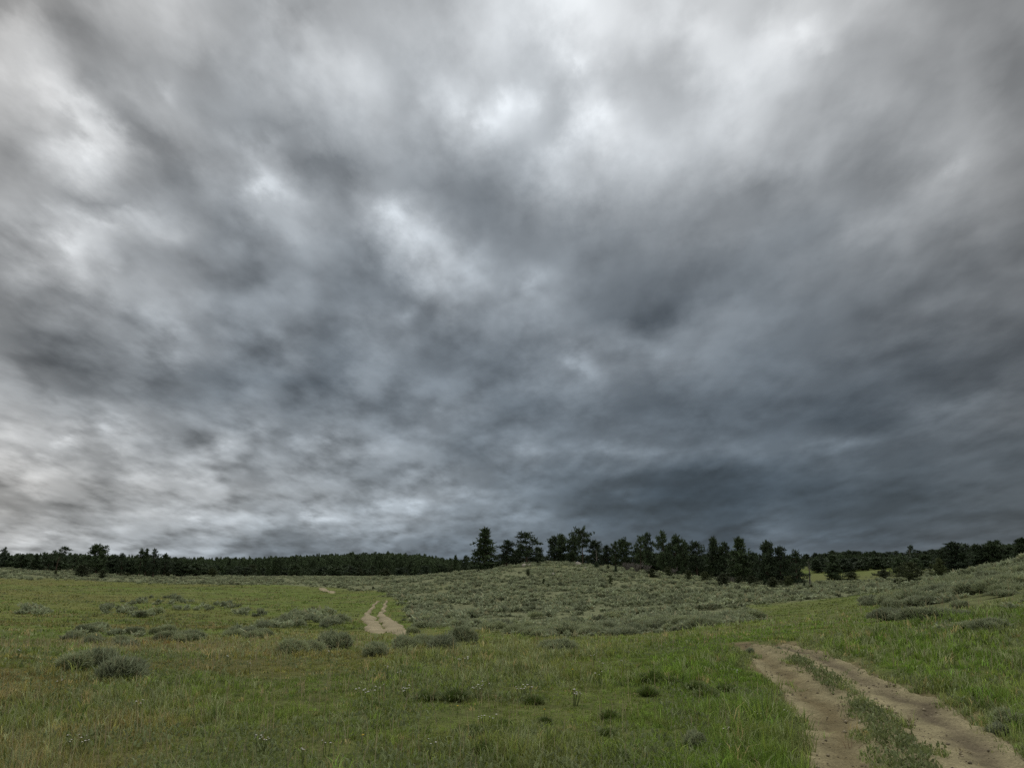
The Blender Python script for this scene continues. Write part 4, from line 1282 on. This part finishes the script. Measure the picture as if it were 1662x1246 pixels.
for nm, seeds, nh, spd, hd_, hg, pm in (('white', (1, 2, 3), 9, .085, .0095, .15, M_petal), ('sprig', (4, 5), 3, .04, .009, .16, M_petal), ('yellow', (6,), 1, .02, .014, .20, M_yellow)):
    globals()['FL_'+nm] = []
    for sd_ in seeds:
        a, b = flower_meshes(800+sd_, nh, spd, hd_, hg)
        globals()['FL_'+nm].append((build_mesh('stem', a[0], a[1], None, [M_green]), [build_mesh('flower_head', q[0], q[1], None, [pm]) for q in b]))
for i, (u, v, kd, lab) in enumerate((
        (421, 1222, FL_white, 'thick cluster of white wildflowers nearest the bottom, left of the middle'),
        (125, 1222, FL_white, 'loose white wildflowers near the bottom left corner'),
        (595, 1141, FL_white, 'white wildflowers left of the two touching dark tussocks'),
        (663, 1138, FL_white, 'white wildflowers at the left tip of the touching dark tussocks'),
        (779, 1133, FL_white, 'white wildflowers at the right tip of the touching dark tussocks'),
        (851, 1136, FL_white, 'white wildflowers on top of the lone dark tussock right of the middle'),
        (931, 1145, FL_white, 'tall white wildflowers right of the lone dark tussock'),
        (790, 1184, FL_white, 'white wildflowers right of the ringed dark tussock'),
        (750, 1084, FL_white, 'white wildflowers in the grass below the lone tall sagebrush'),
        (741, 1173, FL_yellow, 'yellow wildflower above the ringed dark tussock'),
        (586, 1226, FL_yellow, 'yellow wildflower low in the grass left of the bottom middle'),
        (884, 1179, FL_yellow, 'yellow wildflower right of the ringed dark tussock'),
        (930, 1112, FL_yellow, 'yellow wildflower on a tall stalk right of the middle'),
        (96, 1124, FL_sprig, None), (369, 1082, FL_sprig, None), (405, 1092, FL_sprig, None), (225, 1166, FL_sprig, None), (28, 1070, FL_sprig, None),
        (615, 1138, FL_sprig, None), (649, 1108, FL_sprig, None), (628, 1102, FL_sprig, None), (979, 1092, FL_sprig, None), (972, 1114, FL_sprig, None),
        (963, 1078, FL_sprig, None), (533, 1073, FL_sprig, None), (492, 1240, FL_sprig, None), (1197, 1110, FL_sprig, None), (1233, 1177, FL_sprig, None),
        (1279, 1171, FL_sprig, None), (1181, 1203, FL_sprig, None), (700, 1232, FL_sprig, None), (530, 1228, FL_sprig, None), (1010, 1090, FL_sprig, None))):
    p = on_ground(u, v)
    a, b = kd[i % len(kd)]
    e = link('wildflower', None, loc=(p[0], p[1], float(ground_h(*p))))
    link('stem', a, e)
    for hm in b:
        link('flower_head', hm, e)
    r = math.hypot(*p)
    sc = 1.0 if r < 11 else 1.25
    e.scale = (sc*1.35, sc*1.35, sc); e.rotation_euler = (0, 0, random.uniform(0, 6.28))
    tag(e, lab or 'small sprig of white wildflowers in the meadow grass', 'wildflower', None if lab else 'sprigs of white wildflowers')

M_rock = material('sandstone', base=(.36, .33, .27), rough=.95, noise=[(2.0, .7, 1.25, 5), (9., .8, 1.2, 4)], bump=[(4., .08, 5)])


def rock_mesh(seed):
    g_ = np.random.default_rng(seed)
    nu, nv = 14, 8
    th = np.linspace(0, 2*math.pi, nu, endpoint=False); ph = np.linspace(.15, math.pi-.15, nv)
    P_, Tt = [], []
    o = g_.uniform(0, 50)
    for p in ph:
        for t in th:
            q = .75+.5*float(fbm(np.array([math.cos(t)*1.5+o]), np.array([math.sin(t)*1.5+p*1.3]), seed, 3)[0])
            P_.append((math.cos(t)*math.sin(p)*q*.6, math.sin(t)*math.sin(p)*q*.4, math.cos(p)*q*.32+.12))
    for i in range(nv-1):
        for j in range(nu):
            a, b = i*nu+j, i*nu+(j+1) % nu
            Tt += [(a, a+nu, b+nu), (a, b+nu, b)]
    P_ += [(0, 0, .48), (0, 0, -.25)]
    for j in range(nu):
        Tt += [(nu*nv, j, (j+1) % nu), (nu*nv+1, (nv-1)*nu+(j+1) % nu, (nv-1)*nu+j)]
    return build_mesh('boulder', np.array(P_), np.array(Tt), None, [M_rock])


RK = [rock_mesh(900+k) for k in range(3)]
for i, (u, v, r, w, lab) in enumerate((
        (851, 915, 150, 9, 'pale boulder under the wide open pine on the knoll'),
        (860, 913, 151, 7, 'small pale boulder right of the one under the wide open pine'),
        (938, 909, 154, 10, 'pale boulder left of the foot of the flat-topped pine'),
        (950, 929, 140, 5, 'small pale rock on the knoll below the flat-topped pine'),
        (1546, 946, 56, 4, 'small white rock on the brow of the right-hand slope'),
        (898, 936, 122, 5, 'small pale rock on the face of the knoll'))):
    x_, y_, _z = pix_dir(u, 915.); hh_ = math.hypot(x_, y_)
    p = (x_/hh_*r, y_/hh_*r)
    e = link('boulder', RK[i % 3], loc=(p[0], p[1], float(ground_h(*p))+.15))
    sc = w*r/1375*.9; e.scale = (sc, sc, sc*1.2); e.rotation_euler = (0, 0, random.uniform(0, 6.28))
    tag(e, lab, 'rock')


def bare_mesh(seed, n, rad, up, r0):
    g_ = np.random.default_rng(seed); parts = []
    for _ in range(n):
        a = g_.uniform(0, 6.28); l = g_.uniform(.5, 1); p0 = np.array([0, 0, -.05])
        p1 = np.array([math.cos(a)*rad*l*.4, math.sin(a)*rad*l*.4, up*l*.5]); p2 = np.array([math.cos(a+.3)*rad*l, math.sin(a+.3)*rad*l, up*l])
        parts += [tube(p0, p1, r0, r0*.7, 4), tube(p1, p2, r0*.7, r0*.3, 4)]
        for _k in range(4):
            d = g_.normal(0, .25, 3)*rad; d[2] = abs(d[2])+.1*up
            q = p1+(p2-p1)*g_.uniform(0, .8); parts.append(tube(q, q+d, r0*.5, r0*.25, 3))
    V_, T_, _ = join(parts)
    return build_mesh('dead_shrub', V_, T_, None, [M_dead])


BS = [bare_mesh(950+k, 26, .5, 1.0, .022) for k in range(2)]
for i, (u, r, w, h, lab) in enumerate((
        (1018, 146, 24, 15, 'leftmost bare grey shrub below the paired pines of the knoll'),
        (1034, 144, 26, 17, 'bare grey shrub at the left foot of the big grove'),
        (1050, 146, 18, 14, 'bare grey shrub under the pale see-through pine'),
        (1092, 146, 18, 14, 'bare grey shrub under the broad full pine'),
        (1186, 138, 16, 12, 'bare grey shrub in the shade before the pointed pine'))):
    x_, y_, _z = pix_dir(u, 915.); hh_ = math.hypot(x_, y_); p = (x_/hh_*r, y_/hh_*r)
    e = link('dead_shrub', BS[i % 2], loc=(p[0], p[1], float(ground_h(*p))))
    e.scale = (w*r/1375, w*r/1375, h*r/1375); tag(e, lab, 'shrub')


def snag_mesh(seed):
    g_ = np.random.default_rng(seed)
    parts = [tube((0, 0, -.05), (.02, 0, .5), .035, .024, 7), tube((.02, 0, .5), (.0, .01, 1.0), .024, .006, 7)]
    for _ in range(12):
        z = g_.uniform(.35, .92); a = g_.uniform(0, 6.28); l = g_.uniform(.06, .16)
        parts.append(tube((0.01, 0, z), (math.cos(a)*l, math.sin(a)*l, z+g_.uniform(-.03, .08)), .008, .003, 4))
    V_, T_, _ = join(parts)
    return build_mesh('dead_tree', V_, T_, None, [M_dead])


SN = [snag_mesh(970+k) for k in range(2)]
for i, (u, r, h, lab) in enumerate((
        (1312, 150, 42, 'pale dead trunk standing right of the big grove'),
        (1478, 290, 26, 'bare dead spire on the skyline of the right-hand wood'),
        (968, 150, 30, 'thin dead trunk right of the flat-topped pine'))):
    x_, y_, _z = pix_dir(u, 915.); hh_ = math.hypot(x_, y_); p = (x_/hh_*r, y_/hh_*r)
    e = link('dead_tree', SN[i % 2], loc=(p[0], p[1], float(ground_h(*p))))
    sc = h*r/1375; e.scale = (sc*.9, sc*.9, sc); tag(e, lab, 'dead tree')
